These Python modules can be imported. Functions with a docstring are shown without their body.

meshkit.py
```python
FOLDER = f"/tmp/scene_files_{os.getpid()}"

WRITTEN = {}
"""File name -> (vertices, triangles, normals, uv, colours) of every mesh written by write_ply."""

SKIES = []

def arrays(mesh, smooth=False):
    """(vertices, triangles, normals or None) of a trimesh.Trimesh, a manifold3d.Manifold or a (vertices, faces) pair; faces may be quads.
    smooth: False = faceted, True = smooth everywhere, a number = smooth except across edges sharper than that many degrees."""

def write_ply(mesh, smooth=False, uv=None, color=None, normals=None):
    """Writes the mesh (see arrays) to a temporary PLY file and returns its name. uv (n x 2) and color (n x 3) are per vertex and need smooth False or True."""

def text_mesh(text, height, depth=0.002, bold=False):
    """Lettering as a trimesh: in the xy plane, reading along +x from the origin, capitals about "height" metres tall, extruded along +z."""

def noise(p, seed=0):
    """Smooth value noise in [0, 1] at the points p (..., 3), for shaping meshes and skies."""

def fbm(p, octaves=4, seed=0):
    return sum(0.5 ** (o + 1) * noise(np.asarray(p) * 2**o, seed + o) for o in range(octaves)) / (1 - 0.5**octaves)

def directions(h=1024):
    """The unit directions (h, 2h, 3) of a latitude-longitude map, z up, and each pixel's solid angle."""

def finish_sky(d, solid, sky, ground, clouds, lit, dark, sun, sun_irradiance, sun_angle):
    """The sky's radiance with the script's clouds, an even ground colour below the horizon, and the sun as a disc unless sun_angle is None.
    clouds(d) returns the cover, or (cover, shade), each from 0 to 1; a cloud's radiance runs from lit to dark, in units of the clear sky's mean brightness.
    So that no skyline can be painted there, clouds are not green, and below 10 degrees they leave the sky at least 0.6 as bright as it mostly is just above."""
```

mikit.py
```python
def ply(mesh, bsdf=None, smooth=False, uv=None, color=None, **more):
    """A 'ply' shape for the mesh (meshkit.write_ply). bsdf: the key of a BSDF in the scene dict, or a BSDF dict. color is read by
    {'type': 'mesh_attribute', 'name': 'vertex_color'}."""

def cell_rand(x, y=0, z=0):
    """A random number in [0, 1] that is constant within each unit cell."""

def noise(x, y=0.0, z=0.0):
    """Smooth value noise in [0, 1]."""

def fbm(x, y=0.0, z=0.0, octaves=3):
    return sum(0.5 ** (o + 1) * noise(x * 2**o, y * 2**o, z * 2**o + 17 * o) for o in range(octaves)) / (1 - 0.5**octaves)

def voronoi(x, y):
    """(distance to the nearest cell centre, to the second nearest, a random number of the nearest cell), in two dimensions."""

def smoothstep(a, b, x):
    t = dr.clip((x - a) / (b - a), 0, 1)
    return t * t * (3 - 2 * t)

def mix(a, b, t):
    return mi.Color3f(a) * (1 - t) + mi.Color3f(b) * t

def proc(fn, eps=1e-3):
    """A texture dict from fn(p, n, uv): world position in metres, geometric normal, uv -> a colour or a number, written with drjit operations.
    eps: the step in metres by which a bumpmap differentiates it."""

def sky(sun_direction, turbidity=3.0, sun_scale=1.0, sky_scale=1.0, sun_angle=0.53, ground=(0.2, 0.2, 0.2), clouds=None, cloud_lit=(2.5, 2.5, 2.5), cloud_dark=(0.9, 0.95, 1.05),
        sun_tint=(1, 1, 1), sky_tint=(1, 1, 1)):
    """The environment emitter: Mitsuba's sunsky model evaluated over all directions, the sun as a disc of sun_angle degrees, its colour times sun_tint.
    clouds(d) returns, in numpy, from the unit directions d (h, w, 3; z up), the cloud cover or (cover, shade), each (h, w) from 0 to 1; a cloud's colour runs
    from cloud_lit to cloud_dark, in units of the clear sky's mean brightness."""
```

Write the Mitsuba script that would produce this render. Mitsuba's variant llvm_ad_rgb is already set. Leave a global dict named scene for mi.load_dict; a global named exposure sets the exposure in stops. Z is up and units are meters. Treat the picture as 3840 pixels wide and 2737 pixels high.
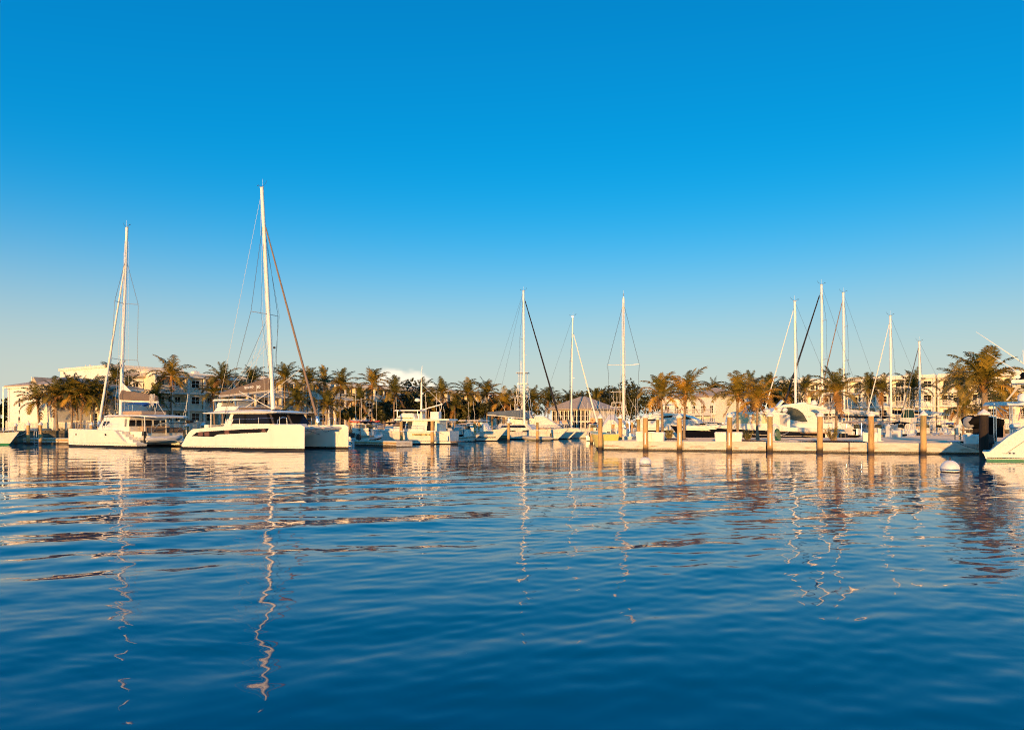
import math, random
import numpy as np, trimesh, mitsuba as mi, drjit as dr
import mikit, meshkit
from mikit import proc, noise, fbm, smoothstep, mix, cell_rand, voronoi

T = mi.ScalarTransform4f
scene, labels = {}, {}
PI = math.pi

# ------------------------------------------------------------------ camera, sky, sun, exposure
F, H0, CX, HY = 2773.0, 2.2, 1920.0, 1598.0       # focal length and horizon in photo pixels, eye height in metres
scene['camera'] = {'type': 'perspective', 'fov_axis': 'x', 'fov': math.degrees(2 * math.atan(1920 / F)),
                   'principal_point_offset_y': -(HY - 1368.5) / 2737.0, 'near_clip': 0.1, 'far_clip': 9000.0,
                   'to_world': T().look_at(origin=[0, 0, H0], target=[0, 10, H0], up=[0, 0, 1])}
SUN_AZ, SUN_EL = math.radians(13.5), math.radians(5.4)   # sunlight travels to +y, a little to the right
SUN = (-math.sin(SUN_AZ) * math.cos(SUN_EL), -math.cos(SUN_AZ) * math.cos(SUN_EL), math.sin(SUN_EL))


def clouds(d):
    """A thin warm haze round the whole horizon and one low bank of cumulus behind the palms."""
    el = np.degrees(np.arcsin(np.clip(d[..., 2], -1, 1)))
    az = np.degrees(np.arctan2(d[..., 0], d[..., 1]))
    haze = 0.85 * np.exp(-(np.maximum(el, 0) / 9.7) ** 2.5)
    p = np.stack([az * 0.55, el * 1.1, az * 0], -1)
    n = meshkit.fbm(p, 5, 3)
    top = 4.35 * sst0(-13.5, -9.6, az) * (1 - 0.42 * sst0(-8.0, -2.5, az)) * (1 - 0.8 * sst0(-3.0, 2.5, az))
    far = 1.7 * meshkit.noise(np.stack([az * 0.05, az * 0, az * 0], -1), 9)
    c = np.clip((np.maximum(top, far) + 1.5 * (n - 0.5) - el) * 1.5, 0, 1)
    c = c * c * (3 - 2 * c) * (0.55 + 0.6 * meshkit.fbm(p * 1.3 + 5, 4, 7)) * np.where(top > far, 1.0, 0.5)
    cover = 1 - (1 - haze) * (1 - c)
    return cover, (haze * (1 - c)) / np.maximum(cover, 1e-6)


def sst0(a, b, x):
    t = np.clip((x - a) / (b - a), 0, 1)
    return t * t * (3 - 2 * t)


scene['sky_light'] = mikit.sky(SUN, turbidity=2.0, sun_scale=3.65, sky_scale=1.13, clouds=clouds,
                               cloud_lit=(5.2, 4.55, 3.6), cloud_dark=(3.08, 2.8, 2.3),
                               sun_tint=(0.82, 0.93, 1.84), sky_tint=(0.02, 2.35, 4.9))
exposure = 1.3


# ------------------------------------------------------------------ naming
def numbered(key):
    if key not in USED:
        USED.add(key)
        return key
    k = 1
    while f'{key}_{k:03d}' in USED:
        k += 1
    USED.add(f'{key}_{k:03d}')
    return f'{key}_{k:03d}'


USED, PLACE = set(), {}


def thing(name, label, cat, at=(0, 0, 0), rz=0.0, group=None, sc=None):
    key = numbered(name)
    m = T().translate(list(map(float, at))).rotate([0, 0, 1], rz)
    PLACE[key] = m if sc is None else m.scale(sc)
    labels[key] = {'label': label, 'category': cat}
    if group:
        labels[key]['group'] = group
    return key


def put(parent, name, mesh, mat, smooth=False, label=None, kind=None, tw=None):
    """One mesh as a part (or sub-part) of parent. mesh: a G, a (v, f) pair, a trimesh or a ready ply dict."""
    key = numbered(f'{parent}__{name}')
    base = parent
    while base not in PLACE:
        base = base.rpartition('__')[0]
    d = mesh if isinstance(mesh, dict) else mikit.ply(mesh.vf() if isinstance(mesh, G) else mesh, None, smooth=smooth)
    m = PLACE[base] if tw is None else PLACE[base] @ tw
    scene[key] = {**d, 'bsdf': {'type': 'ref', 'id': 'look_' + mat}, 'to_world': m}
    if label or kind:
        labels[key] = {}
        if label:
            labels[key]['label'] = label
        if kind:
            labels[key]['kind'] = kind
    return key


def single(name, mesh, mat, label, cat, at=(0, 0, 0), rz=0.0, group=None, smooth=False):
    key = thing(name, label, cat, at, rz, group)
    d = mikit.ply(mesh.vf() if isinstance(mesh, G) else mesh, None, smooth=smooth)
    scene[key] = {**d, 'bsdf': {'type': 'ref', 'id': 'look_' + mat}, 'to_world': PLACE[key]}
    return key


def struct(name, mesh, mat, kind='structure', smooth=False, label=None):
    key = numbered(name)
    PLACE[key] = T()
    d = mikit.ply(mesh.vf() if isinstance(mesh, G) else mesh, None, smooth=smooth)
    scene[key] = {**d, 'bsdf': {'type': 'ref', 'id': 'look_' + mat}, 'to_world': T()}
    labels[key] = {'kind': kind}
    if label:
        labels[key]['label'] = label
    return key


# ------------------------------------------------------------------ mesh building
def unit(v):
    v = np.asarray(v, float)
    return v / (np.linalg.norm(v) + 1e-12)


class G:
    """Collects simple solids into ONE mesh."""

    def __init__(self):
        self.v, self.f, self.n = [], [], 0

    def add(self, v, f):
        v, f = np.asarray(v, float).reshape(-1, 3), np.asarray(f, int)
        if f.shape[1] == 4:
            f = np.vstack([f[:, [0, 1, 2]], f[:, [0, 2, 3]]])
        self.v.append(v)
        self.f.append(f + self.n)
        self.n += len(v)
        return self

    def tm(self, m):
        return self.add(np.array(m.vertices), np.array(m.faces))

    def vf(self):
        return np.vstack(self.v), np.vstack(self.f)

    def move(self, m):
        """a 4x4 numpy matrix applied to everything collected so far"""
        v = np.vstack(self.v) @ m[:3, :3].T + m[:3, 3]
        f = np.vstack(self.f)
        self.v, self.f = [v], [f]
        return self

    def box(self, x0, x1, y0, y1, z0, z1, ch=0.0):
        x0, x1, y0, y1, z0, z1 = min(x0, x1), max(x0, x1), min(y0, y1), max(y0, y1), min(z0, z1), max(z0, z1)
        if ch <= 0:
            v = [[x, y, z] for z in (z0, z1) for x, y in ((x0, y0), (x1, y0), (x1, y1), (x0, y1))]
            return self.add(v, [[0, 3, 2, 1], [4, 5, 6, 7], [0, 1, 5, 4], [1, 2, 6, 5], [2, 3, 7, 6], [3, 0, 4, 7]])

        def ring(i, z):
            return [[x0 + i + ch, y0 + i, z], [x1 - i - ch, y0 + i, z], [x1 - i, y0 + i + ch, z], [x1 - i, y1 - i - ch, z],
                    [x1 - i - ch, y1 - i, z], [x0 + i + ch, y1 - i, z], [x0 + i, y1 - i - ch, z], [x0 + i, y0 + i + ch, z]]
        return self.loft([ring(ch * .7, z0), ring(0, z0 + ch), ring(0, z1 - ch), ring(ch * .7, z1)])

    def loft(self, rings, closed=True, caps=True):
        r = np.asarray(rings, float)
        m, n = r.shape[:2]
        i, j = np.meshgrid(np.arange(m - 1), np.arange(n if closed else n - 1), indexing='ij')
        k = (j + 1) % n
        f = np.stack([i * n + j, i * n + k, (i + 1) * n + k, (i + 1) * n + j], -1).reshape(-1, 4)
        self.add(r.reshape(-1, 3), f)
        if caps and closed:
            for ring, flip in ((r[0], True), (r[-1], False)):
                c = ring.mean(0)
                idx = np.arange(n)
                t = np.stack([idx, (idx + 1) % n, idx * 0 + n], 1)
                self.add(np.vstack([ring, c]), t[:, ::-1] if flip else t)
        return self

    def tube(self, pts, r, n=6, caps=True):
        p = np.asarray(pts, float)
        r = np.broadcast_to(np.asarray(r, float), (len(p),))
        t = np.gradient(p, axis=0)
        t /= np.linalg.norm(t, axis=1, keepdims=True) + 1e-12
        ref = np.array([0, 0, 1.0]) if abs(t[0, 2]) < 0.9 else np.array([1.0, 0, 0])
        rings, a = [], ref
        for q, tt, rr in zip(p, t, r):
            b = unit(np.cross(tt, a))
            a = np.cross(b, tt)
            ang = np.arange(n) * 2 * PI / n
            rings.append(q + rr * (np.cos(ang)[:, None] * a + np.sin(ang)[:, None] * b))
        return self.loft(np.array(rings)[:, ::-1], True, caps)

    def bar(self, p0, p1, w, h=None):
        """a rectangular bar"""
        h = w if h is None else h
        p0, p1 = np.asarray(p0, float), np.asarray(p1, float)
        t = unit(p1 - p0)
        s = unit(np.cross(t, [0, 0, 1.0] if abs(t[2]) < 0.95 else [0, 1.0, 0]))
        u = np.cross(s, t)
        ring = lambda p: [p - s * w / 2 - u * h / 2, p + s * w / 2 - u * h / 2, p + s * w / 2 + u * h / 2, p - s * w / 2 + u * h / 2]
        return self.loft([ring(p0), ring(p1)])

    def cyl(self, x, y, z0, z1, r0, r1=None, n=12):
        r1 = r0 if r1 is None else r1
        return self.lathe([(r0, z0), (r1, z1)], x, y, n)

    def lathe(self, prof, x=0, y=0, n=14):
        ang = np.arange(n) * 2 * PI / n
        return self.loft([[[x + r * math.cos(a), y + r * math.sin(a), z] for a in ang] for r, z in prof])

    def prism(self, poly, y0, y1, axis='y'):
        """an x-z outline extruded along y (or an x-y outline along z)"""
        from shapely.geometry import Polygon
        m = trimesh.creation.extrude_polygon(Polygon(poly), abs(y1 - y0), engine='earcut')
        v = np.array(m.vertices)
        lo = min(y0, y1)
        if axis == 'y':
            v = np.stack([v[:, 0], v[:, 2] + lo, v[:, 1]], 1)
            return self.add(v, np.array(m.faces)[:, ::-1])
        v[:, 2] += lo
        return self.add(v, np.array(m.faces))

    def ball(self, c, r, sub=2, s=(1, 1, 1)):
        m = trimesh.creation.icosphere(subdivisions=sub, radius=r)
        return self.add(np.array(m.vertices) * s + c, np.array(m.faces))

    def sheet(self, grid):
        """a grid of points (m, n, 3) as an open surface"""
        g = np.asarray(grid, float)
        return self.loft(g, closed=False, caps=False)


def lerp(a, b, t):
    return a + (b - a) * t


def sst(a, b, x):
    t = np.clip((x - a) / (b - a), 0, 1)
    return t * t * (3 - 2 * t)


def at(px, D):
    """world x of photo column px at depth D"""
    return (px - CX) / F * D


def zat(py, D):
    return H0 + (HY - py) / F * D


# ------------------------------------------------------------------ materials
def bsdf(name, d):
    scene['look_' + name] = d


def solid(name, rgb, rough=0.5, spec=0.5, metallic=0.0, coat=0.0, vary=0.0, scale=1.0, two=True):
    base = {'type': 'rgb', 'value': list(rgb)}
    if vary > 0:
        def fn(p, n, uv, rgb=rgb, vary=vary, scale=scale):
            k = fbm(p.x * scale, p.y * scale, p.z * scale, 3)
            return mi.Color3f(*rgb) * (1 - vary + 2 * vary * k)
        base = proc(fn)
    d = {'type': 'principled', 'base_color': base, 'roughness': rough, 'specular': spec, 'metallic': metallic, 'clearcoat': coat, 'clearcoat_gloss': 0.9}
    scene['look_' + name] = {'type': 'twosided', 'bsdf': d} if two else d


def dirty(name, rgb, dirt, amount=0.5, scale=1.0, rough=0.35, streak=True, spec=0.5):
    """paint or gelcoat with faint rain streaks and grime"""
    def fn(p, n, uv):
        s = fbm(p.x * 2.2 * scale, p.y * 2.2 * scale, p.z * (0.25 if streak else 2.2) * scale, 4)
        g = fbm(p.x * 0.7 * scale, p.y * 0.7 * scale, p.z * 0.7 * scale + 9, 3)
        return mix(rgb, dirt, amount * smoothstep(0.45, 0.8, s) * smoothstep(0.3, 0.7, g))
    scene['look_' + name] = {'type': 'twosided', 'bsdf': {'type': 'principled', 'base_color': proc(fn), 'roughness': rough, 'specular': spec}}


dirty('gelcoat', (0.82, 0.77, 0.66), (0.62, 0.55, 0.42), 0.5, 0.8, 0.28)
dirty('gelcoat_old', (0.76, 0.69, 0.56), (0.50, 0.41, 0.28), 0.6, 1.3, 0.35)
dirty('wall_white', (0.84, 0.80, 0.71), (0.56, 0.48, 0.36), 0.35, 0.35, 0.7)
dirty('wall_sand', (0.74, 0.63, 0.46), (0.54, 0.44, 0.31), 0.35, 0.35, 0.7)
dirty('wall_cream', (0.83, 0.79, 0.67), (0.55, 0.48, 0.36), 0.35, 0.35, 0.7)
dirty('trim_white', (0.80, 0.74, 0.62), (0.6, 0.53, 0.42), 0.3, 1.0, 0.5)
dirty('box_white', (0.82, 0.79, 0.71), (0.62, 0.57, 0.47), 0.4, 2.0, 0.35)
dirty('roof_grey', (0.47, 0.37, 0.25), (0.30, 0.235, 0.16), 0.7, 0.6, 0.5, False)
dirty('roof_pale', (0.60, 0.53, 0.42), (0.44, 0.42, 0.38), 0.5, 0.5, 0.6, False)
solid('mast_paint', (0.92, 0.87, 0.76), 0.3, vary=0.06, scale=3)
solid('mast_bare', (0.62, 0.57, 0.50), 0.35, metallic=0.4)
solid('steel', (0.72, 0.72, 0.72), 0.22, metallic=0.9)
solid('wire', (0.10, 0.11, 0.12), 0.4, metallic=0.3)
solid('rope_white', (0.66, 0.62, 0.54), 0.9)
solid('rope_dark', (0.04, 0.04, 0.05), 0.9)
solid('antifoul', (0.016, 0.013, 0.012), 0.6, vary=0.3, scale=2)
solid('antifoul_green', (0.03, 0.20, 0.09), 0.5, vary=0.2, scale=2)
solid('navy_gel', (0.006, 0.007, 0.012), 0.22, vary=0.2)
solid('black_gel', (0.006, 0.006, 0.006), 0.6, spec=0.1)
solid('tint_glass', (0.012, 0.009, 0.007), 0.08, spec=0.22)
solid('pane_glass', (0.03, 0.024, 0.018), 0.08, spec=0.3)
solid('green_glass', (0.64, 0.62, 0.36), 0.4, spec=0.3)
solid('grey_glass', (0.075, 0.078, 0.055), 0.08, spec=0.4)
solid('brown_glass', (0.16, 0.07, 0.05), 0.08, spec=0.6)
solid('clear_vinyl', (0.46, 0.44, 0.40), 0.15, spec=0.5)
solid('canvas_taupe', (0.17, 0.125, 0.095), 0.85, vary=0.18, scale=1.4)
solid('canvas_tan', (0.50, 0.36, 0.24), 0.85, vary=0.15, scale=1.4)
solid('canvas_slate', (0.10, 0.13, 0.17), 0.85, vary=0.2, scale=1.5)
solid('canvas_blue', (0.015, 0.10, 0.36), 0.75, vary=0.15, scale=1.5)
solid('canvas_black', (0.008, 0.007, 0.006), 0.8, spec=0.1, vary=0.2, scale=1.5)
solid('canvas_green', (0.010, 0.045, 0.030), 0.8, vary=0.2, scale=1.5)
solid('canvas_white', (0.78, 0.71, 0.59), 0.8, vary=0.08, scale=1.4)
solid('canvas_grey', (0.36, 0.34, 0.31), 0.85, vary=0.12, scale=1.4)
solid('canvas_maroon', (0.10, 0.02, 0.04), 0.8)
solid('sail_white', (0.84, 0.79, 0.69), 0.8, vary=0.06, scale=2)
solid('sail_brown', (0.24, 0.17, 0.125), 0.85, vary=0.18, scale=2)
solid('sail_navy', (0.012, 0.014, 0.022), 0.8, vary=0.2, scale=2)
solid('letter_white', (0.82, 0.82, 0.80), 0.6)
solid('letter_dark', (0.03, 0.03, 0.03), 0.6)
solid('gold_panel', (0.62, 0.50, 0.22), 0.4)
solid('rubber_grey', (0.40, 0.38, 0.34), 0.6, vary=0.1, scale=3)
solid('rubber_pale', (0.66, 0.63, 0.56), 0.55, vary=0.08, scale=3)
solid('rubber_black', (0.012, 0.012, 0.012), 0.5)
solid('teak', (0.30, 0.18, 0.10), 0.6, vary=0.25, scale=4)
solid('kayak_orange', (0.72, 0.12, 0.02), 0.35, vary=0.12, scale=3)
solid('kayak_red', (0.55, 0.04, 0.02), 0.35, vary=0.12, scale=3)
solid('skiff_yellow', (0.78, 0.62, 0.16), 0.35, vary=0.06, scale=2)
solid('buoy_white', (0.76, 0.74, 0.70), 0.35, vary=0.10, scale=5)
solid('buoy_blue', (0.03, 0.10, 0.28), 0.4)
solid('flag_red', (0.45, 0.03, 0.04), 0.8)
solid('flag_white', (0.72, 0.70, 0.68), 0.8)
solid('flag_blue', (0.02, 0.03, 0.14), 0.8)
solid('hose_green', (0.015, 0.09, 0.06), 0.5)
solid('life_ring', (0.74, 0.30, 0.12), 0.5)
solid('seat_white', (0.74, 0.68, 0.57), 0.5)
solid('seat_tan', (0.42, 0.30, 0.20), 0.6)
solid('soil', (0.055, 0.035, 0.022), 0.95, vary=0.4, scale=6)
solid('shade_cloth', (0.62, 0.53, 0.40), 0.9)
solid('sand_wood', (0.42, 0.31, 0.20), 0.8, vary=0.25, scale=5)


def _wood(lo, hi, sc=1.0, weather=1.0):
    def fn(p, n, uv):
        g = fbm(p.x * 26 * sc, p.y * 26 * sc, p.z * 1.4 * sc, 3)
        big = fbm(p.x * 1.1, p.y * 1.1, p.z * 0.5, 3)
        c = mix(lo, hi, smoothstep(0.25, 0.75, g * 0.65 + big * 0.45))
        green = smoothstep(1.9, 2.7, p.z + 0.5 * big) * smoothstep(0.35, 0.7, fbm(p.x * 0.6, p.y * 0.6, 3.0, 2)) * weather
        c = c * (1 - green) + mi.Color3f(0.30, 0.23, 0.09) * green * (0.7 + 0.6 * g)
        wet = 1 - smoothstep(0.10, 0.55, p.z - 0.25 * (big - 0.5))     # the tide mark on the wood
        return c * (1 - wet) + mi.Color3f(0.05, 0.036, 0.020) * wet
    return fn


scene['look_' + 'pile_wood'] = {'type': 'twosided', 'bsdf': {'type': 'principled', 'base_color': proc(_wood((0.33, 0.185, 0.062), (0.66, 0.42, 0.165))), 'roughness': 0.85}}
scene['look_' + 'pile_dark'] = {'type': 'twosided', 'bsdf': {'type': 'principled', 'base_color': proc(_wood((0.13, 0.09, 0.055), (0.26, 0.18, 0.10))), 'roughness': 0.85}}

scene['look_' + 'pile_painted_shade'] = {'type': 'twosided', 'bsdf': {'type': 'principled', 'base_color': proc(_wood((0.016, 0.010, 0.006), (0.034, 0.021, 0.013), 1.0, 0.0)), 'roughness': 0.85}}  # near-black wood: the shade by the right hand boat is painted into the colour


def _concrete(p, n, uv):
    side = smoothstep(0.5, 0.2, dr.abs(n.z))
    big = fbm(p.x * 0.6, p.y * 0.6, p.z * 1.2, 4)
    fine = fbm(p.x * 9, p.y * 9, p.z * 9, 3)
    c = mix((0.58, 0.53, 0.43), (0.76, 0.71, 0.60), big) * (0.86 + 0.28 * fine)
    top = smoothstep(0.6, 0.9, dr.abs(n.z))                      # warm light painted into upward faces against the blue sky fill
    c = c * (1 - top) + mi.Color3f(0.80, 0.60, 0.37) * (0.80 + 0.22 * big + 0.12 * fine) * top
    band = smoothstep(0.55, 0.40, p.z + 0.16 * (big - 0.5)) * smoothstep(0.18, 0.3, p.z)
    stain = side * smoothstep(0.42, 0.66, fbm(p.x * 1.5, p.y * 1.5, p.z * 5.0, 4)) * (0.25 + 0.75 * band)
    c = c * (1 - 0.62 * stain) + mi.Color3f(0.30, 0.155, 0.05) * 0.62 * stain
    wet = side * (1 - smoothstep(0.04, 0.14, p.z + 0.06 * (fine - 0.5)))
    return c * (1 - wet) + mi.Color3f(0.055, 0.045, 0.03) * wet


scene['look_' + 'concrete'] = {'type': 'twosided', 'bsdf': {'type': 'bumpmap', 'arbitrary': proc(lambda p, n, uv: fbm(p.x * 14, p.y * 14, p.z * 14, 3)), 'scale': 0.01,
                     'bsdf': {'type': 'principled', 'base_color': proc(_concrete), 'roughness': 0.85}}}


def _seawall(p, n, uv):
    b = fbm(p.x * 0.8, p.y * 0.8, p.z * 2.0, 4)
    return mix((0.05, 0.045, 0.03), (0.20, 0.17, 0.12), smoothstep(0.3, 0.75, b))


scene['look_' + 'seawall'] = {'type': 'twosided', 'bsdf': {'type': 'principled', 'base_color': proc(_seawall), 'roughness': 0.9}}


def _ground(p, n, uv):
    b = fbm(p.x * 0.12, p.y * 0.12, 0.0, 4)
    f = fbm(p.x * 2, p.y * 2, 0.0, 3)
    return mix((0.30, 0.26, 0.19), (0.08, 0.10, 0.04), smoothstep(0.42, 0.6, b)) * (0.75 + 0.5 * f)


scene['look_' + 'land'] = {'type': 'twosided', 'bsdf': {'type': 'principled', 'base_color': proc(_ground), 'roughness': 0.95}}


def _trunk(p, n, uv):
    ring = 0.5 + 0.5 * dr.sin(p.z * 42 + 5 * fbm(p.x * 3, p.y * 3, p.z * 1.0, 2))
    b = fbm(p.x * 8, p.y * 8, p.z * 3, 3)
    return mix((0.16, 0.105, 0.065), (0.40, 0.30, 0.20), 0.30 * ring + 0.70 * b)


scene['look_' + 'trunk'] = {'type': 'twosided', 'bsdf': {'type': 'principled', 'base_color': proc(_trunk), 'roughness': 0.9}}


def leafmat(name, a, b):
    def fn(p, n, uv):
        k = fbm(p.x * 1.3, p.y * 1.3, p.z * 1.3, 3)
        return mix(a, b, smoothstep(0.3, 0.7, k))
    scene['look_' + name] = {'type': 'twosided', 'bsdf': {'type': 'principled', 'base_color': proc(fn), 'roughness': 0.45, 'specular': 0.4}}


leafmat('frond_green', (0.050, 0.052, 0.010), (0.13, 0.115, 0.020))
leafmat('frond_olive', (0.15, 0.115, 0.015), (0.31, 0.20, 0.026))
leafmat('frond_gold', (0.42, 0.22, 0.025), (0.60, 0.33, 0.042))
leafmat('frond_dry', (0.26, 0.12, 0.028), (0.42, 0.22, 0.065))
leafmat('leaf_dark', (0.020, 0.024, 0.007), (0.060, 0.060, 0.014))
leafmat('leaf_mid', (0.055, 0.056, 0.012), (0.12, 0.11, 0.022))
leafmat('leaf_bright', (0.14, 0.12, 0.015), (0.26, 0.19, 0.03))
scene['look_' + 'water_surface'] = {'type': 'plastic', 'int_ior': 1.33, 'diffuse_reflectance': {'type': 'rgb', 'value': [0.0, 0.142, 0.205]}, 'nonlinear': False}
# ------------------------------------------------------------------ the setting: water, land, seawall, pier
def wave_height(x, y, spacing):
    """sum of directed waves; those shorter than the mesh can carry fade out with its spacing"""
    rng = np.random.default_rng(11)
    h = np.zeros_like(x)
    wx = x + 0.55 * np.sin(y * 0.31 + 0.4) + 0.35 * np.sin(x * 0.23 + y * 0.17 + 2.0)
    wy = y + 0.55 * np.sin(x * 0.27 + 1.1) + 0.30 * np.sin(y * 0.19 - x * 0.11)
    q = np.stack([x * 0.11, y * 0.07, x * 0], -1)
    gust = meshkit.fbm(q, 3, 5)
    r = np.hypot(x, y)
    wake = sst(9, 15, r) * (1 - 0.85 * sst(22, 40, r)) * (1 - 0.5 * sst(4, 12, x))            # a boat has just crossed the middle of the basin
    calm = 1 - 0.60 * sst(24, 42, r)                             # sheltered water under the moored boats
    swell = 0.50 * calm + (0.45 + 0.75 * sst(8, -12, x)) * wake
    # low swell left by a passing boat, crests rising to the right
    for lam, slope, ang in ((5.2, .010, 118), (3.3, .014, 124), (2.45, .016, 119), (1.9, .012, 128), (1.5, .010, 112), (2.1, .009, 104), (4.0, .008, 95)):
        k = 2 * PI / lam
        a = math.radians(ang)
        h += slope * swell / k * np.sin(k * (wx * math.cos(a) + wy * math.sin(a)) + rng.uniform(0, 6.28)) * (0.55 + 0.9 * meshkit.noise(q * 1.7 + lam * 5, 2)) * sst(1.8, 3.2, lam / spacing)
    for i in range(38):
        lam = 0.24 * (1.3 / 0.24) ** rng.uniform(0, 1)
        a = math.radians(rng.normal(112, 38))
        k = 2 * PI / lam
        amp = 0.0058 * calm * (0.40 + 1.2 * gust) * (0.62 + 0.38 * sst(-12, 6, x)) * (0.9 + 0.55 * wake)
        h += amp / k * np.sin(k * ((x if i % 2 else wx) * math.cos(a) + (y if i % 3 else wy) * math.sin(a)) + rng.uniform(0, 6.28)) * sst(1.8, 3.2, lam / spacing)
    for i in range(9):                                            # cross chop thrown back by the hulls and the pier
        lam = 0.55 * (1.7 / 0.55) ** rng.uniform(0, 1)
        a = math.radians(rng.normal(172, 22))
        k = 2 * PI / lam
        h += 0.0050 * calm / k * np.sin(k * (wx * math.cos(a) + wy * math.sin(a)) + rng.uniform(0, 6.28)) * sst(1.8, 3.2, lam / spacing)
    # cat's paws: short ripples where a light breeze touches the surface
    patch = sst(0.42, 0.62, meshkit.fbm(np.stack([x * 0.16 + 3, y * 0.13 + 7, x * 0], -1), 3, 8)) * (0.25 + 0.75 * sst(-6, 5, x + 0.1 * y))
    for i in range(10):
        lam = 0.13 * (0.26 / 0.13) ** rng.uniform(0, 1)
        a = math.radians(rng.normal(72, 13))
        k = 2 * PI / lam
        h += 0.016 / k * np.sin(k * (x * math.cos(a) + y * math.sin(a)) + rng.uniform(0, 6.28)) * patch * sst(1.8, 3.2, lam / spacing)
    return h


def water():
    r, rs, sp = 0.4, [0.0, 0.4], []
    while r < 4500:
        if r < 4.4:
            d = 0.35
        elif r < 130:
            d = min(max(0.0058 * r, 0.026), 0.115)
        else:
            d = 0.12 * (r / 130) ** 3.2
        r += d
        rs.append(r)
    rs = np.array(rs)
    dense = np.radians(np.linspace(-37.5, 37.5, 560))
    side = np.radians(np.linspace(37.5, 180, 24)[1:])
    az = np.concatenate([-side[::-1], dense, side])
    R, A = np.meshgrid(rs, az, indexing='ij')
    X, Y = R * np.sin(A), R * np.cos(A)
    dr_ = np.gradient(rs)
    sp = np.maximum(dr_[:, None], R * np.gradient(az)[None, :]) + 1e-6
    Z = wave_height(X, Y, sp)
    m, n = X.shape
    i, j = np.meshgrid(np.arange(m - 1), np.arange(n - 1), indexing='ij')
    f = np.stack([i * n + j, i * n + j + 1, (i + 1) * n + j + 1, (i + 1) * n + j], -1).reshape(-1, 4)
    v = np.stack([X, Y, Z], -1).reshape(-1, 3)
    f = np.vstack([f[:, [0, 1, 2]], f[:, [0, 2, 3]]])
    struct('water', (v, f), 'water_surface', smooth=True)


water()

SHORE = [(-320, 78), (-75, 93.5), (-52, 95.0), (-44, 102.5), (-22, 131), (-4, 160), (12, 172), (45, 158), (78, 134), (118, 132), (320, 150)]
LAND_Z = 1.55


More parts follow.
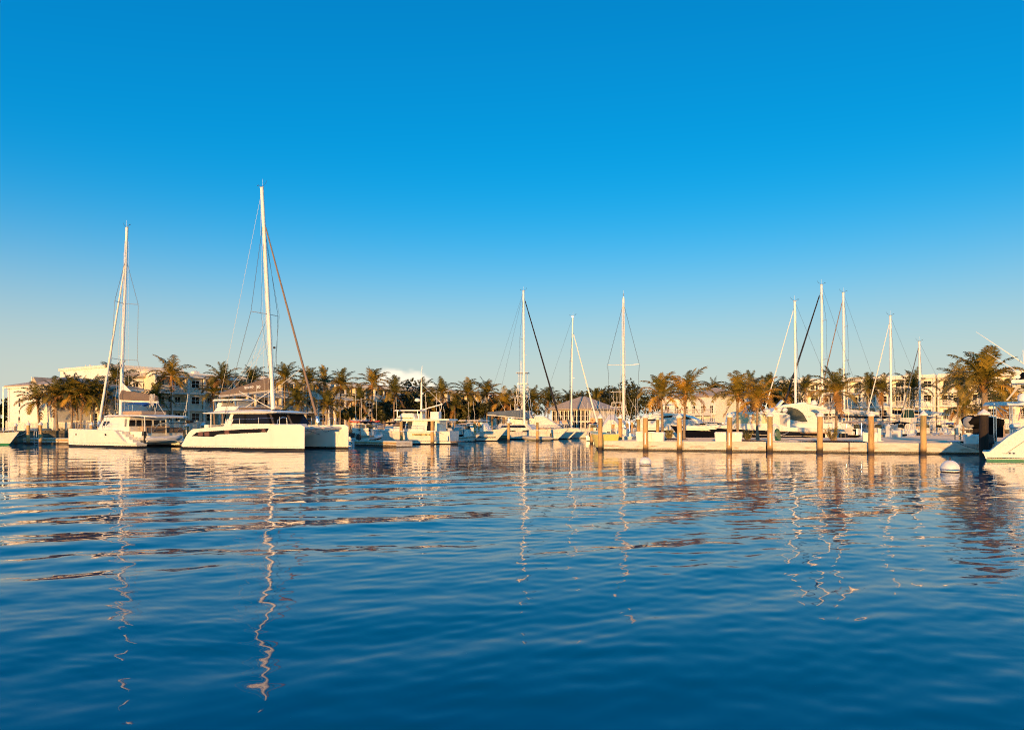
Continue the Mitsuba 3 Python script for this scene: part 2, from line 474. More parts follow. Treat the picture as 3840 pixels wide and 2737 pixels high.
def land():
    s = np.array(SHORE, float)
    rows = []
    for k in range(7):
        off = [0, 6, 20, 60, 200, 800, 4000][k]
        p = s * (1 + off / np.linalg.norm(s, axis=1, keepdims=True))
        rows.append(np.column_stack([p, np.full(len(p), LAND_Z + (0 if k < 1 else 0.05))]))
    g = G().sheet(np.array(rows))
    struct('ground', g, 'land')
    w = G()
    for a, b in zip(s[:-1], s[1:]):
        t = unit(np.append(b - a, 0))
        nrm = np.array([t[1], -t[0], 0])
        p = [np.append(a, 0), np.append(b, 0)]
        ring = lambda q: [q + nrm * .25 + [0, 0, -1.5], q + nrm * .25 + [0, 0, 1.62], q - nrm * .25 + [0, 0, 1.62], q - nrm * .25 + [0, 0, -1.5]]
        w.loft([ring(p[0]), ring(p[1])])
    key = struct('seawall', w, 'seawall')
    labels[key] = {'label': 'dark stained seawall along the far shore behind the docks', 'category': 'wall'}


land()

DECK_Z = 0.85
U, W = unit((26.4, -10.2)), unit((10.2, 26.4))
C0 = np.array([8.4, 68.0])


def pier_xy(u, w):
    return C0 + U * u + W * w


def pier():
    """floating concrete pontoons with open joints, and the broad walkway back to the shore"""
    root = thing('concrete_pier', 'long pale concrete pier with tide stains in front of the navy yacht', 'pier')
    cuts = [0.0, 7.2, 14.2, 20.6, 26.15, 31.2, 36.2, 42]
    for k, (a, b) in enumerate(zip(cuts[:-1], cuts[1:])):
        g = G()
        q = [pier_xy(a + .05, 0), pier_xy(b - .05, 0), pier_xy(b - .05, 5.5), pier_xy(a + .05, 5.5)]
        dz = 0.012 * math.sin(k * 2.1)
        ring = lambda i, z: [np.append(p + (np.mean(q, 0) - p) * i, z) for p in q]
        g.loft([ring(0, -0.5), ring(0, DECK_Z - .03 + dz), ring(.006, DECK_Z + dz)])
        put(root, 'pontoon', g, 'concrete')
    g = G()
    poly = [pier_xy(1.0, 5.56), pier_xy(42, 5.56), (140, 192), (122, 204), (44.5, 89.5), (18.0, 88.0)]
    g.prism([tuple(map(float, p)) for p in poly], -0.4, DECK_Z - 0.004, axis='z')
    put(root, 'walkway', g, 'concrete', label='broad walkway leading back to the shore')
    # the low whaler board along the front edge, in lengths between the piles
    for a, b in zip(cuts[:-1], cuts[1:]):
        g = G()
        p0, p1 = pier_xy(a + .08, -.035), pier_xy(b - .08, -.035)
        g.bar([*p0, 0.13], [*p1, 0.13], 0.07, 0.05)
        put(root, 'edge_rail', g, 'pile_dark')


pier()
# ------------------------------------------------------------------ palms, trees, shrubs
def frond_mesh(elev, sag, bend, n=30, wide=0.027, seed=0, ragged=0.0):
    """one feather leaf of length 1 from the origin towards +x: a rachis and n pairs of leaflets"""
    rng = np.random.default_rng(seed)
    m = 12
    p, a, b, pts = np.zeros(3), math.radians(elev), 0.0, []
    tang = []
    for k in range(m + 1):
        s = k / m
        d = np.array([math.cos(a) * math.cos(b), math.cos(a) * math.sin(b), math.sin(a)])
        pts.append(p.copy())
        tang.append(d)
        p = p + d / m
        a = max(a - math.radians(sag) / m * (0.35 + 1.3 * s), math.radians(-80))
        b += math.radians(bend) / m
    pts, tang = np.array(pts), np.array(tang)
    g = G()
    g.tube(pts, np.linspace(0.013, 0.003, m + 1), 4, False)
    v, f = [], []
    for k in range(n):
        s = 0.10 + 0.90 * (k + 0.5) / n
        q = np.array([np.interp(s * m, range(m + 1), pts[:, i]) for i in range(3)])
        t = unit([np.interp(s * m, range(m + 1), tang[:, i]) for i in range(3)])
        side = unit(np.cross(t, [0, 0, 1]) if abs(t[2]) < 0.97 else [0, 1, 0])
        up = np.cross(side, t)
        ln = 0.30 * math.sin(PI * min(0.16 + 0.80 * s, 1.0)) ** 0.75 + 0.015
        for sg in (-1, 1):
            if ragged and rng.random() < ragged:
                continue
            l = ln * rng.uniform(0.75, 1.1)
            fw = 0.45 + 0.5 * s + rng.normal(0, 0.07)
            d = unit(t * fw + side * sg * 0.85 + up * rng.normal(0.16, 0.10))
            e = unit(d + np.array([0, 0, -0.75]) * rng.uniform(0.5, 1.3))
            w = t * wide * rng.uniform(0.8, 1.15)
            mid = q + d * l * 0.5
            tip = mid + e * l * 0.55
            i = len(v)
            v += [q - w * .5, q + w * .5, mid - w * .55, mid + w * .55, tip]
            f += [[i, i + 1, i + 3], [i, i + 3, i + 2], [i + 2, i + 3, i + 4]]
    g.add(v, f)
    return mikit.ply(g.vf(), None)


FROND = []
for e, sag in ((82, 40), (64, 62), (48, 78), (32, 88), (14, 84), (-6, 70), (-28, 48), (-58, 22)):
    FROND.append([frond_mesh(e + dv, sag + ds, bd, seed=int(e + 90 + bd), ragged=0.05 if e > -40 else 0.35) for dv, ds, bd in ((0, 0, 14), (5, -10, -18), (-5, 14, 6))])


def palm(label, px, py, D, R, seed, base=None, basez=LAND_Z, tone=0.5, n=21, group=None, thick=1.0, wind=0.0, low=1.0):
    """px, py: the crown's centre in the photograph, D its distance, R the frond length in metres"""
    rng = np.random.default_rng(seed)
    R = R * 1.05
    base = px if base is None else base
    cx, cz = at(px, D), zat(py, D) - 0.25 * R      # py is the middle of the crown, the leaves spring from below it
    bx = at(base, D)
    key = thing('coconut_palm', label, 'palm tree', (bx, D, basez), 0, group)
    h = cz - basez
    dx = cx - bx
    bow = rng.normal(0, 0.10) * h * 0.5
    ss = np.linspace(0, 1, 9)
    pts = np.stack([dx * ss ** 1.6 + bow * ss * (1 - ss), rng.normal(0, .05) * h * ss * (1 - ss), h * ss], 1)
    r = thick * (0.125 + 0.10 * np.exp(-ss * 9) + 0.0 * ss)
    put(key, 'trunk', G().tube(pts, r, 8), 'trunk', smooth=True)
    top = pts[-1]
    g = G().tube([top + [0, 0, -0.55 * R / 3], top + [0, 0, -0.2], top + [0, 0, 0.12], top + [0, 0, 0.5 * R / 3]], [0.12 * thick, 0.24 * thick, 0.22 * thick, 0.05], 8)
    put(key, 'crown_shaft', g, 'frond_dry', smooth=True)
    a0 = rng.uniform(0, 360)
    for k in range(n):
        q = (k + 0.5) / n
        v = min(int(q ** 0.92 * 6.4 * low + rng.normal(0, 0.3)), 7)
        v = max(v, 0)
        if q > 0.93 and low >= 1:
            v = 7
        az = a0 + k * 137.5 + rng.normal(0, 9)
        if wind:
            az = az - 0.35 * math.sin(math.radians(az)) * 57 * wind
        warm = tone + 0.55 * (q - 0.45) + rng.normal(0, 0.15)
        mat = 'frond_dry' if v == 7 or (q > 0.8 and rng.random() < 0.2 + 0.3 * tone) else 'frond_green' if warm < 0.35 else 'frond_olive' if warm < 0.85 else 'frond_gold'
        s = R * rng.uniform(0.86, 1.14) * (0.86 if v == 0 else 0.8 if v == 7 else 1.0)
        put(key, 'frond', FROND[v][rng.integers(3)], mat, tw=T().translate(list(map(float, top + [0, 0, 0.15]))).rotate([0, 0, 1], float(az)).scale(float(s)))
    return key


def leaf_cloud(rng, blobs, count, size, flat=0.6):
    """leaf clumps (two crossed bent quads) spread through overlapping blobs (centre, radii)"""
    v, f = [], []
    vol = np.array([b[1][0] * b[1][1] * b[1][2] for b in blobs]) ** (2 / 3)
    pick = rng.choice(len(blobs), count, p=vol / vol.sum())
    for k in pick:
        c, r = np.array(blobs[k][0]), np.array(blobs[k][1])
        d = unit(rng.normal(size=3))
        p = c + d * r * rng.uniform(0.55, 1.05)
        nrm = unit(d * 0.7 + rng.normal(size=3) * 0.6)
        a = unit(np.cross(nrm, rng.normal(size=3)))
        b = np.cross(nrm, a)
        s = size * rng.uniform(0.6, 1.3)
        i = len(v)
        v += [p - a * s, p - b * s * flat * .7, p + a * s, p + b * s * flat * .7]
        f += [[i, i + 1, i + 2], [i, i + 2, i + 3]]
    return np.array(v), np.array(f)


def tree(label, px, py, D, rx, rz, seed, mat='leaf_dark', count=1500, size=0.42, group=None):
    """a round leafy tree; px, py the crown's middle, rx, rz its half width and height in metres"""
    rng = np.random.default_rng(seed)
    x, zc = at(px, D), zat(py, D)
    key = thing('leafy_tree', label, 'tree', (x, D, LAND_Z), 0, group)
    h = zc - LAND_Z
    t = G().tube([[0, 0, -0.1], [rng.normal(0, .1), 0, h * .5], [0, 0, h]], [0.24, 0.18, 0.08], 7)
    for k in range(5):
        a = rng.uniform(0, 6.28)
        t.tube([[0, 0, h * (.35 + .1 * k)], [math.cos(a) * rx * .35, math.sin(a) * rx * .35, h * (.5 + .1 * k)], [math.cos(a) * rx * .7, math.sin(a) * rx * .7, h * (.6 + .1 * k)]], [.09, .06, .02], 5)
    put(key, 'trunk', t, 'trunk', smooth=True)
    blobs = [((rng.normal(0, rx * .45), rng.normal(0, rx * .45), h + rng.normal(0, rz * .4)), np.array([rx, rx, rz]) * rng.uniform(.34, .6)) for _ in range(11)]
    put(key, 'crown', leaf_cloud(rng, blobs, count, size), mat)
    return key


def shrub(label, px, py, D, r, h, seed, mat='leaf_bright', z=DECK_Z, name='shrub', group=None):
    rng = np.random.default_rng(seed)
    key = thing(name, label, 'shrub', (at(px, D), D, z), 0, group)
    st = G()
    v, f = [], []
    for k in range(26):
        a = rng.uniform(0, 6.28)
        q = np.array([math.cos(a), math.sin(a), 0]) * r * rng.uniform(.2, .95)
        tip = np.array([q[0], q[1], h * rng.uniform(.55, 1.05)])
        st.tube([q * .15, q * .6 + [0, 0, h * .4], tip], [.018, .012, .004], 4, False)
        for j in range(26):
            s = rng.uniform(.25, 1)
            p = np.array([np.interp(s, [0, .5, 1], [a_, b_, c_]) for a_, b_, c_ in zip(q * .15, q * .6 + [0, 0, h * .4], tip)])
            d = unit(rng.normal(size=3) + [0, 0, .6])
            w = unit(np.cross(d, rng.normal(size=3))) * .030
            l = rng.uniform(.10, .20)
            i = len(v)
            v += [p, p + d * l * .5 + w, p + d * l, p + d * l * .5 - w]
            f += [[i, i + 1, i + 2], [i, i + 2, i + 3]]
    put(key, 'stem', st, 'trunk')
    put(key, 'foliage', (np.array(v), np.array(f)), mat)
    return key
# ------------------------------------------------------------------ buildings and fences
def window(parent, x, y, z, w, h, cols=2, rows=2, frame='trim_white', glass='pane_glass', name='window', bar=0.05):
    """a framed window on a wall facing -y: frame with mullions (part), its pane (sub-part)"""
    g = G()
    t = .07
    g.box(x, x + w, y - .06, y, z, z + t).box(x, x + w, y - .06, y, z + h - t, z + h)
    g.box(x, x + t, y - .06, y, z + t, z + h - t).box(x + w - t, x + w, y - .06, y, z + t, z + h - t)
    for k in range(1, cols):
        g.box(x + w * k / cols - bar / 2, x + w * k / cols + bar / 2, y - .045, y, z + t, z + h - t)
    for k in range(1, rows):
        zz = z + h * k / rows
        g.box(x + t, x + w - t, y - .035, y - .002, zz - bar / 2, zz + bar / 2)
    k = put(parent, name, g, frame)
    put(k, 'pane', G().box(x + t, x + w - t, y - .022, y - .004, z + t, z + h - t), glass)
    return k


def railing(x0, x1, y, z, h=1.05, step=0.16, cross=False):
    g = G().box(x0, x1, y - .05, y + .03, z + h - .08, z + h).box(x0, x1, y - .03, y + .01, z + .1, z + .16)
    n = max(int((x1 - x0) / step), 2)
    for k in range(n):
        x = x0 + (x1 - x0) * (k + .5) / n
        g.box(x - .028, x + .028, y - .028, y + .008, z + .16, z + h - .08)
    if cross:
        g.bar([x0 + .1, y - .05, z + .16], [x1 - .1, y - .05, z + h - .1], .04, .06).bar([x0 + .1, y - .06, z + h - .1], [x1 - .1, y - .06, z + .16], .04, .06)
    return g


def hip_roof(x0, x1, y0, y1, z, h, over=.5, ridge=None):
    """ridge along the longer side"""
    x0, x1, y0, y1 = x0 - over, x1 + over, y0 - over, y1 + over
    ins = min(x1 - x0, y1 - y0) / 2
    if x1 - x0 >= y1 - y0:
        a, b = [x0 + ins * .95, (y0 + y1) / 2, z + h], [x1 - ins * .95, (y0 + y1) / 2, z + h]
    else:
        a, b = [(x0 + x1) / 2, y0 + ins * .95, z + h], [(x0 + x1) / 2, y1 - ins * .95, z + h]
    e = .18
    v = [[x0, y0, z], [x1, y0, z], [x1, y1, z], [x0, y1, z], [x0, y0, z + e], [x1, y0, z + e], [x1, y1, z + e], [x0, y1, z + e], a, b]
    f = [[0, 2, 1], [0, 3, 2]]
    for i in range(4):
        j = (i + 1) % 4
        f += [[i, j, j + 4], [i, j + 4, i + 4]]
    if x1 - x0 >= y1 - y0:
        f += [[4, 5, 9], [4, 9, 8], [6, 7, 8], [6, 8, 9], [5, 6, 9], [7, 4, 8]]
    else:
        f += [[4, 5, 8], [5, 6, 9], [5, 9, 8], [6, 7, 9], [7, 4, 8], [7, 8, 9]]
    return G().add(v, f)


def pose2(a, b):
    d = np.array(b, float) - np.array(a, float)
    return math.degrees(math.atan2(d[1], d[0])), float(np.hypot(*d))


def condo(label, a, b, nb, z0, fh, floors=3, wall='wall_white', recess=1.9, deep=13, closed=(), roof='flat', seed=0, step=.16, group=None, name='apartment_building'):
    """a row of balconied flats whose front runs from a to b (left to right as seen)"""
    rz, L = pose2(a, b)
    rng = np.random.default_rng(seed)
    key = thing(name, label, 'apartment building', (a[0], a[1], 0), rz, group)
    top = z0 + fh * floors
    bw = L / nb
    put(key, 'wall', G().box(0, L, recess, deep, LAND_Z - 1, top), wall)
    g = G()
    for x in [0] + [bw * k for k in range(2, nb, 2)] + [L]:
        x = min(max(x, .13), L - .13)
        g.box(x - .13, x + .13, .06, recess + .01, LAND_Z - 1, top - .002)
    put(key, 'party_wall', g, wall)
    put(key, 'plinth', G().box(-.1, L + .1, -.02, recess, LAND_Z - 1, z0 - .31), wall)
    for fl in range(floors + 1):
        z = z0 + fl * fh
        put(key, 'cornice' if fl == floors else 'balcony_floor', G().box(-.12, L + .12, -.14 - (.25 if fl == floors else 0), recess + .05, z - .3, z + (.25 if fl == floors else -.004)), 'trim_white')
    for k in range(nb + 1):
        x = min(max(bw * k, .14), L - .14)
        put(key, 'column', G().box(x - .14, x + .14, -.12, .12, LAND_Z, top - .3), 'trim_white')
    for fl in range(floors):
        z = z0 + fl * fh
        for k in range(nb):
            x0, x1 = bw * k + .16, bw * (k + 1) - .16
            if (k, fl) in closed or k in closed:
                put(key, 'bay_wall', G().box(x0 - .02, x1 + .02, .3, recess + .02, z - .02, z + fh - .3), wall)
                window(key, (x0 + x1) / 2 - .75, .3, z + .8, 1.5, 1.3, 2, 2)
                continue
            dx = rng.uniform(0, .3)
            fr = window(key, x0 + .25 + dx, recess, z + .02, .95, 2.1, 1, 1 if rng.random() < .6 else 3, name='door')
            window(key, x0 + 1.45 + dx * .6, recess, z + .75, min(1.15, x1 - x0 - 1.6), 1.35, 2, 2)
            if fl > 0 or z0 > 3.2:
                put(key, 'railing', railing(x0 - .02, x1 + .02, -.02, z, step=step, cross=rng.random() < .15), 'trim_white', kind='stuff')
    if roof == 'hip':
        put(key, 'roof', hip_roof(0, L, 0, deep, top + .252, .85, .3), 'roof_grey')
    else:
        put(key, 'parapet', G().box(.05, L - .05, .1, deep, top + .252, top + .5), 'trim_white')
        for k in range(2):
            x = rng.uniform(1, L - 2)
            u = put(key, 'air_conditioner', G().box(x, x + 1.1, 3, 4, top + .502, top + 1.1, .04), 'box_white')
            put(u, 'fan', G().cyl(x + .55, 3.5, top + 1.1, top + 1.16, .4, .36), 'canvas_grey')
    return key


def buildings():
    # ---- the white house at the left edge
    A, B = (at(29, 100), 100.0), (at(200, 96.0), 96.0)
    rz, L = pose2(A, B)
    ez = zat(1455, 100)
    k = thing('white_house', 'white two storey house with grey hip roof at the left edge', 'house', (*A, 0), rz)
    put(k, 'wall', G().box(0, L, 0, 13, LAND_Z - 1, ez - .1), 'wall_white')
    put(k, 'eave', G().box(-.35, L + .3, -.35, 13.3, ez - .1, ez + .12), 'trim_white')
    rf = put(k, 'roof', hip_roof(0, L, 0, 13, ez + .122, 1.45, .3), 'roof_grey')
    for x in (3.9,):
        g = G().prism([(x - .9, ez + .35), (x + .9, ez + .35), (x, ez + 1.45)], 1.0, 5.0)
        put(rf, 'dormer', g, 'roof_grey')
    put(rf, 'vent_pipe', G().cyl(2.9, 1.4, ez + .6, ez + 1.5, .08), 'trim_white')
    for px, z, h in ((75, 4.75, 1.25), (74, 2.25, 1.25), (150, 2.3, 1.2)):
        x = (px - 29) / 171 * L
        window(k, x - .22, 0, z, .5, h, 1, 2)
    # its lower wing with the porch, set back to the right
    W2 = np.array(B) + unit([B[0] - A[0], B[1] - A[1]])[:2] * .02
    nrm = np.array([-unit([B[0] - A[0], B[1] - A[1]])[1], unit([B[0] - A[0], B[1] - A[1]])[0]])
    o = np.array([at(203, 99.5), 99.5])
    wlen = 8.3
    wt = 5.6
    wg = thing('porch_wing', 'low cream porch wing with white columns and glazed doors beside the white house', 'house', (o[0], o[1], 0), 2.0)
    put(wg, 'wall', G().box(0, wlen, 1.6, 9, LAND_Z - 1, wt), 'wall_cream')
    put(wg, 'porch_floor', G().box(0, wlen, -.3, 1.6, LAND_Z - 1, LAND_Z + .25), 'trim_white')
    put(wg, 'porch_beam', G().box(0, wlen, -.35, 1.62, wt - .5, wt), 'trim_white')
    put(wg, 'roof', hip_roof(0, wlen, 0, 9, wt + .002, 1.9, .35), 'roof_grey')
    for x in np.linspace(.2, wlen - .2, 6):
        put(wg, 'column', G().box(x - .11, x + .11, -.25, -.03, LAND_Z + .25, wt - .5), 'trim_white')
    for x in (.5, 2.1, 3.9, 5.4, 6.8):
        window(wg, x, 1.6, LAND_Z + .3, 1.05, 2.15, 2, 3, name='door')
    # ---- flat-roofed block behind
    a, b = (at(225, 126), 126.0), (at(420, 117), 117.0)
    rz, L = pose2(a, b)
    tz = zat(1392, 126)
    k = thing('flat_roofed_block', 'long flat roofed white block rising behind the grey hip roof', 'building', (*a, 0), rz)
    put(k, 'wall', G().box(0, L, 0, 12, LAND_Z - 1, tz), 'wall_white')
    put(k, 'parapet', G().box(-.2, L + .2, -.2, 12.2, tz, tz + .4), 'trim_white')
    for x, z, w, h in ((1.1, 1.95, 1.7, 1.2), (4.6, 1.25, .7, 1.0), (4.2, 3.0, 2.2, 1.0), (7.4, 2.8, 1.2, 1.3)):
        window(k, x, 0, tz - z - .3, w, h, 3 if w > 1 else 1, 1)
    put(k, 'vent_pipe', G().cyl(4.4, 2, tz + .4, tz + .95, .09), 'trim_white')
    put(k, 'vent_pipe', G().cyl(5.9, 2, tz + .4, tz + 1.0, .09), 'trim_white')
    put(k, 'annexe', G().box(-4.2, -.02, .8, 9, LAND_Z - 1, tz - 2.7), 'wall_white')
    for j in range(3):
        x = -4.1 + j * 1.35
        u = put(k, 'air_conditioner', G().box(x, x + 1.2, .9, 1.9, tz - 2.698, tz - 1.0, .04), 'box_white')
        v = G()
        ang = np.linspace(0, 2 * PI, 20, endpoint=False)
        v.loft([[[x + .6 + r * math.cos(q), y, tz - 1.85 + r * math.sin(q)] for q in ang] for r, y in ((.42, .88), (.36, .85), (.34, .885))])
        put(u, 'fan_grille', v, 'canvas_grey')
    # ---- the grey-roofed gables behind the left catamaran's mast
    a, b = (at(468, 118), 118.0), (at(600, 122), 122.0)
    rz, L = pose2(a, b)
    ez = zat(1418, 120)
    k = thing('gabled_house', 'pale house with grey gable roof behind the left catamaran mast', 'house', (*a, 0), rz)
    put(k, 'wall', G().box(0, L, 0, 10, LAND_Z - 1, ez), 'wall_white')
    rf = put(k, 'roof', hip_roof(0, L, 0, 10, ez, 1.5, .5), 'roof_grey')
    gx = L * .72
    put(rf, 'gable', G().prism([(gx - 2.2, ez + .2), (gx + 2.2, ez + .2), (gx, ez + 1.55)], -.7, 3), 'roof_pale')
    for x in (1.2, 2.7, 4.1):
        window(k, x, 0, ez - 2.2, .9, 1.4, 2, 2)
    # ---- the receding row of balconied flats
    P, Dv = np.array([-52.7, 125.0]), np.array([.56, .83])
    rows = [(-8, 9.5, 6, (2,), 'flat', 'white three storey flats with balconies behind the blue awning'),
            (11, 28.5, 6, (5,), 'flat', 'shaded three storey flats behind the lettered sail bag'),
            (30, 47, 6, (2, 3), 'hip', 'white flats with open balconies behind the orange kayaks'),
            (49, 66, 6, (0,), 'hip', 'grey roofed flats half hidden by palms behind the trawler mast'),
            (68, 92, 8, (4, 5), 'hip', 'farthest flats of the palm lined row left of the grey pavilion')]
    for i, (t0, t1, nb, cl, rf, lab) in enumerate(rows):
        a, b = P + Dv * t0, P + Dv * t1
        condo(lab, a, b, nb, 2.3, 2.75, closed=cl, roof=rf, wall='wall_sand', seed=20 + i, step=.16 if i < 3 else .22, group='flats in a row along the left shore')
    # ---- grey pavilion
    a, b = (at(2062, 146), 146.0), (at(2216, 140), 140.0)
    rz, L = pose2(a, b)
    k = thing('pavilion', 'glazed pavilion under a large grey hip roof beyond the centre masts', 'pavilion', (*a, 0), rz)
    ez = zat(1536, 143)
    put(k, 'wall', G().box(.3, L - .3, .3, 9, LAND_Z - 1, ez), 'trim_white')
    put(k, 'roof', hip_roof(0, L, 0, 9, ez, 2.7, .7), 'roof_grey')
    n = 9
    for j in range(n):
        x = .45 + (L - .9) * j / n
        window(k, x, .3, LAND_Z + 1.6, (L - .9) / n - .12, ez - LAND_Z - 1.75, 2, 2)
        window(k, x, .3, LAND_Z + .2, (L - .9) / n - .12, 1.25, 2, 1)
    # ---- yellow-lit houses behind the pier palms
    for (p0, p1, D0, D1, ey, top, lab) in ((2484, 2592, 150, 147, 1498, 1.5, 'cream two storey house with a balcony behind the leftmost pier palms'), (2588, 2684, 146, 140, 1489, 1.9, 'cream house with grey pyramid roof behind the dark hulled yacht bow'),
                                           (2694, 2800, 152, 148, 1487, 1.8, 'cream house with grey roof right of the pyramid roofed one')):
        a, b = (at(p0, D0), float(D0)), (at(p1, D1), float(D1))
        rz, L = pose2(a, b)
        ez = zat(ey, (D0 + D1) / 2)
        k = thing('cream_house', lab, 'house', (*a, 0), rz)
        put(k, 'wall', G().box(0, L, 0, 6.5, LAND_Z - 1, ez), 'wall_cream')
        put(k, 'roof', hip_roof(0, L, 0, 6.5, ez, top, .4), 'roof_grey')
        put(k, 'porch', G().box(-.2, L + .2, -1.2, 0, LAND_Z + 2.7, LAND_Z + 2.95), 'trim_white')
        put(k, 'railing', railing(-.1, L + .1, -1.15, LAND_Z + 2.95, step=.25), 'trim_white', kind='stuff')
        for x in np.linspace(.0, L, 4):
            put(k, 'column', G().box(x - .1, x + .1, -1.2, -1.0, LAND_Z, LAND_Z + 2.7), 'trim_white')
        for x in np.linspace(.6, L - 1.5, 3):
            window(k, x, 0, LAND_Z + 3.1, .9, 1.5, 2, 3)
            window(k, x, 0, LAND_Z + .3, .9, 2.0, 2, 3, name='door')
    # ---- long sunlit flats on the right
    A, B = np.array([at(2925, 166), 166.0]), np.array([at(3870, 136.5), 136.5])
    d = B - A
    for i, (t0, t1, nb, cl, lab) in enumerate(((0, .30, 5, (1,), 'sunlit cream flats behind the express cruiser'), (.31, .66, 6, (2, 5), 'sunlit cream flats behind the masts on the right'), (.67, 1.0, 6, (3,), 'sunlit cream flats behind the large right hand palm'))):
        condo(lab, A + d * t0, A + d * t1, nb, 3.45, 2.85, closed=cl, wall='wall_cream', seed=40 + i, step=.22, group='sunlit flats along the right shore')


buildings()


def fence(label, pts, h, z, gap, name='picket_fence', solid_upto=0.0, group=None):
    key = thing(name, label, 'fence', (pts[0][0], pts[0][1], z), 0, group)
    o = np.array(pts[0])
    for a, b in zip(pts[:-1], pts[1:]):
        a, b = np.array(a) - o, np.array(b) - o
        L = np.hypot(*(b - a))
        n = max(1, round(L / 2.4))
        for k in range(n):
            p, q = a + (b - a) * k / n, a + (b - a) * (k + 1) / n
            put(key, 'post', G().box(-.07, .07, -.07, .07, 0, h + .12, .015).add([[-.09, -.09, h + .12], [.09, -.09, h + .12], [.09, .09, h + .12], [-.09, .09, h + .12], [0, 0, h + .22]], [[0, 1, 4], [1, 2, 4], [2, 3, 4], [3, 0, 4]]), 'trim_white', tw=T().translate([float(p[0]), float(p[1]), 0.]))
            g = G()
            g.bar([*p, h - .05], [*q, h - .05], .05, .08).bar([*p, .15], [*q, .15], .05, .08)
            m = max(3, int(np.hypot(*(q - p)) / gap))
            for j in range(m):
                c = p + (q - p) * (j + .5) / m
                g.bar([*c, .06], [*c, h], .09 if gap < .18 else .06, .03)
            put(key, 'panel', g, 'trim_white', kind='stuff')


fence('white close boarded picket fence on the seawall below the white house', [(at(24, 95.9), 95.9), (at(270, 96.6), 96.6)], 1.15, LAND_Z + .02, .125)
fence('white open picket fence behind the left catamaran bow', [(at(272, 97.2), 97.2), (at(420, 99), 99.0)], 1.35, LAND_Z + .02, .24)
fence('white picket fence between the two big catamarans', [(at(600, 106), 106.0), (at(770, 117), 117.0)], 1.35, LAND_Z + .02, .24)
fence('white picket fence on the right shore beneath the sunlit flats', [(at(3420, 137), 137.0), (at(3860, 134), 134.0)], 1.5, LAND_Z + .02, .24)

# ------------------------------------------------------------------ planting
LG = 'palms along the left shore'
LP = [
    ('short palm with drooping fronds at the left end of the white house', 142, 1487, 95, 2.7, 148, .35),
    ('palm leaning in front of the white house, second from the left', 212, 1475, 95.2, 3.0, 216, .4),
    ('slim palm in front of the porch wing, third from the left', 262, 1462, 95.6, 2.9, 268, .2),
    ('full palm with golden lower fronds in front of the porch wing', 306, 1462, 96, 3.1, 304, .45),
    ('dark palm behind the left catamaran furled sail', 390, 1478, 98.2, 3.0, 378, .1),
    ('dark palm directly behind the left catamaran mast', 436, 1410, 108, 3.3, 438, .0),
    ('second full palm beside the golden fronded one at the porch wing', 285, 1472, 97.5, 3.0, 290, .15),
    ('palm with a spreading crown right of the porch wing columns', 350, 1470, 97, 3.0, 346, .3),
    ('low shaded palm behind the left catamaran mast foot', 470, 1452, 108, 2.8, 476, -.1),
    ('low palm behind the blue awning', 582, 1478, 110, 2.9, 586, .25),
    ('tall sunlit palm with a bare trunk between the two big catamarans', 643, 1392, 114, 3.5, 641, .6),
    ('tall palm behind the sail bag tail', 835, 1412, 118, 3.2, 836, .35),
    ('low dark palm left of the sail bag', 800, 1462, 117, 2.9, 806, .1),
    ('palm top showing above the lettered sail bag', 945, 1415, 124, 3.2, 940, .15),
    ('tall palm just right of the big catamaran mast', 1068, 1405, 122, 3.3, 1070, .3),
    ('low broad palm behind the big catamaran coachroof', 1117, 1492, 121, 3.2, 1118, .3),
    ('tall palm behind the big catamaran furled headsail', 1155, 1415, 124, 3.3, 1152, .45),
    ('palm right of the furled headsail, upper of two', 1217, 1420, 132, 3.2, 1212, .2),
    ('low palm right of the furled headsail, lower of two', 1228, 1508, 124, 3.1, 1226, .35),
    ('tall straight palm behind the big catamaran bows', 1279, 1430, 126, 3.4, 1276, .45),
    ('short palm behind the orange kayaks', 1352, 1488, 126, 3.0, 1349, .25),
    ('tall palm against the cloud, left of the trawler', 1397, 1424, 130, 3.5, 1395, .4),
    ('palm with a spiky crown left of the trawler mast', 1481, 1458, 132, 3.5, 1480, .35),
    ('palm behind the trawler mast', 1583, 1462, 144, 3.4, 1586, .15),
    ('low palm below the trawler boom', 1608, 1508, 140, 3.2, 1606, .15),
    ('palm right of the trawler boom', 1657, 1460, 142, 3.5, 1656, .35),
    ('low palm above the express boats', 1705, 1512, 146, 3.2, 1706, .25),
    ('bushy palm above the express boats', 1755, 1463, 150, 3.8, 1754, .35),
    ('palm just left of the centre catamaran mast', 1826, 1462, 154, 3.9, 1825, .4),
    ('low golden palm behind the slate sail cover', 1893, 1500, 150, 3.8, 1890, .5),
    ('dark palm behind the tuna tower, left side', 1938, 1492, 156, 3.6, 1940, .05),
    ('dark palm behind the tuna tower, right side', 2002, 1490, 158, 3.7, 2004, .05),
    ('palm left of the grey pavilion roof', 2055, 1492, 150, 3.6, 2054, .3),
    ('palm behind the grey pavilion roof', 2136, 1494, 172, 3.6, 2136, .2),
    ('palm right of the white furled headsail', 2236, 1490, 168, 3.7, 2238, .2),
    ('palm peeping over the dark trees in the centre', 2330, 1492, 170, 3.6, 2330, .05),
]
for i, (lab, px, py, D, R, base, tone) in enumerate(LP):
    palm(lab, px, py, D, R, 100 + i, base, LAND_Z, tone, group=LG)
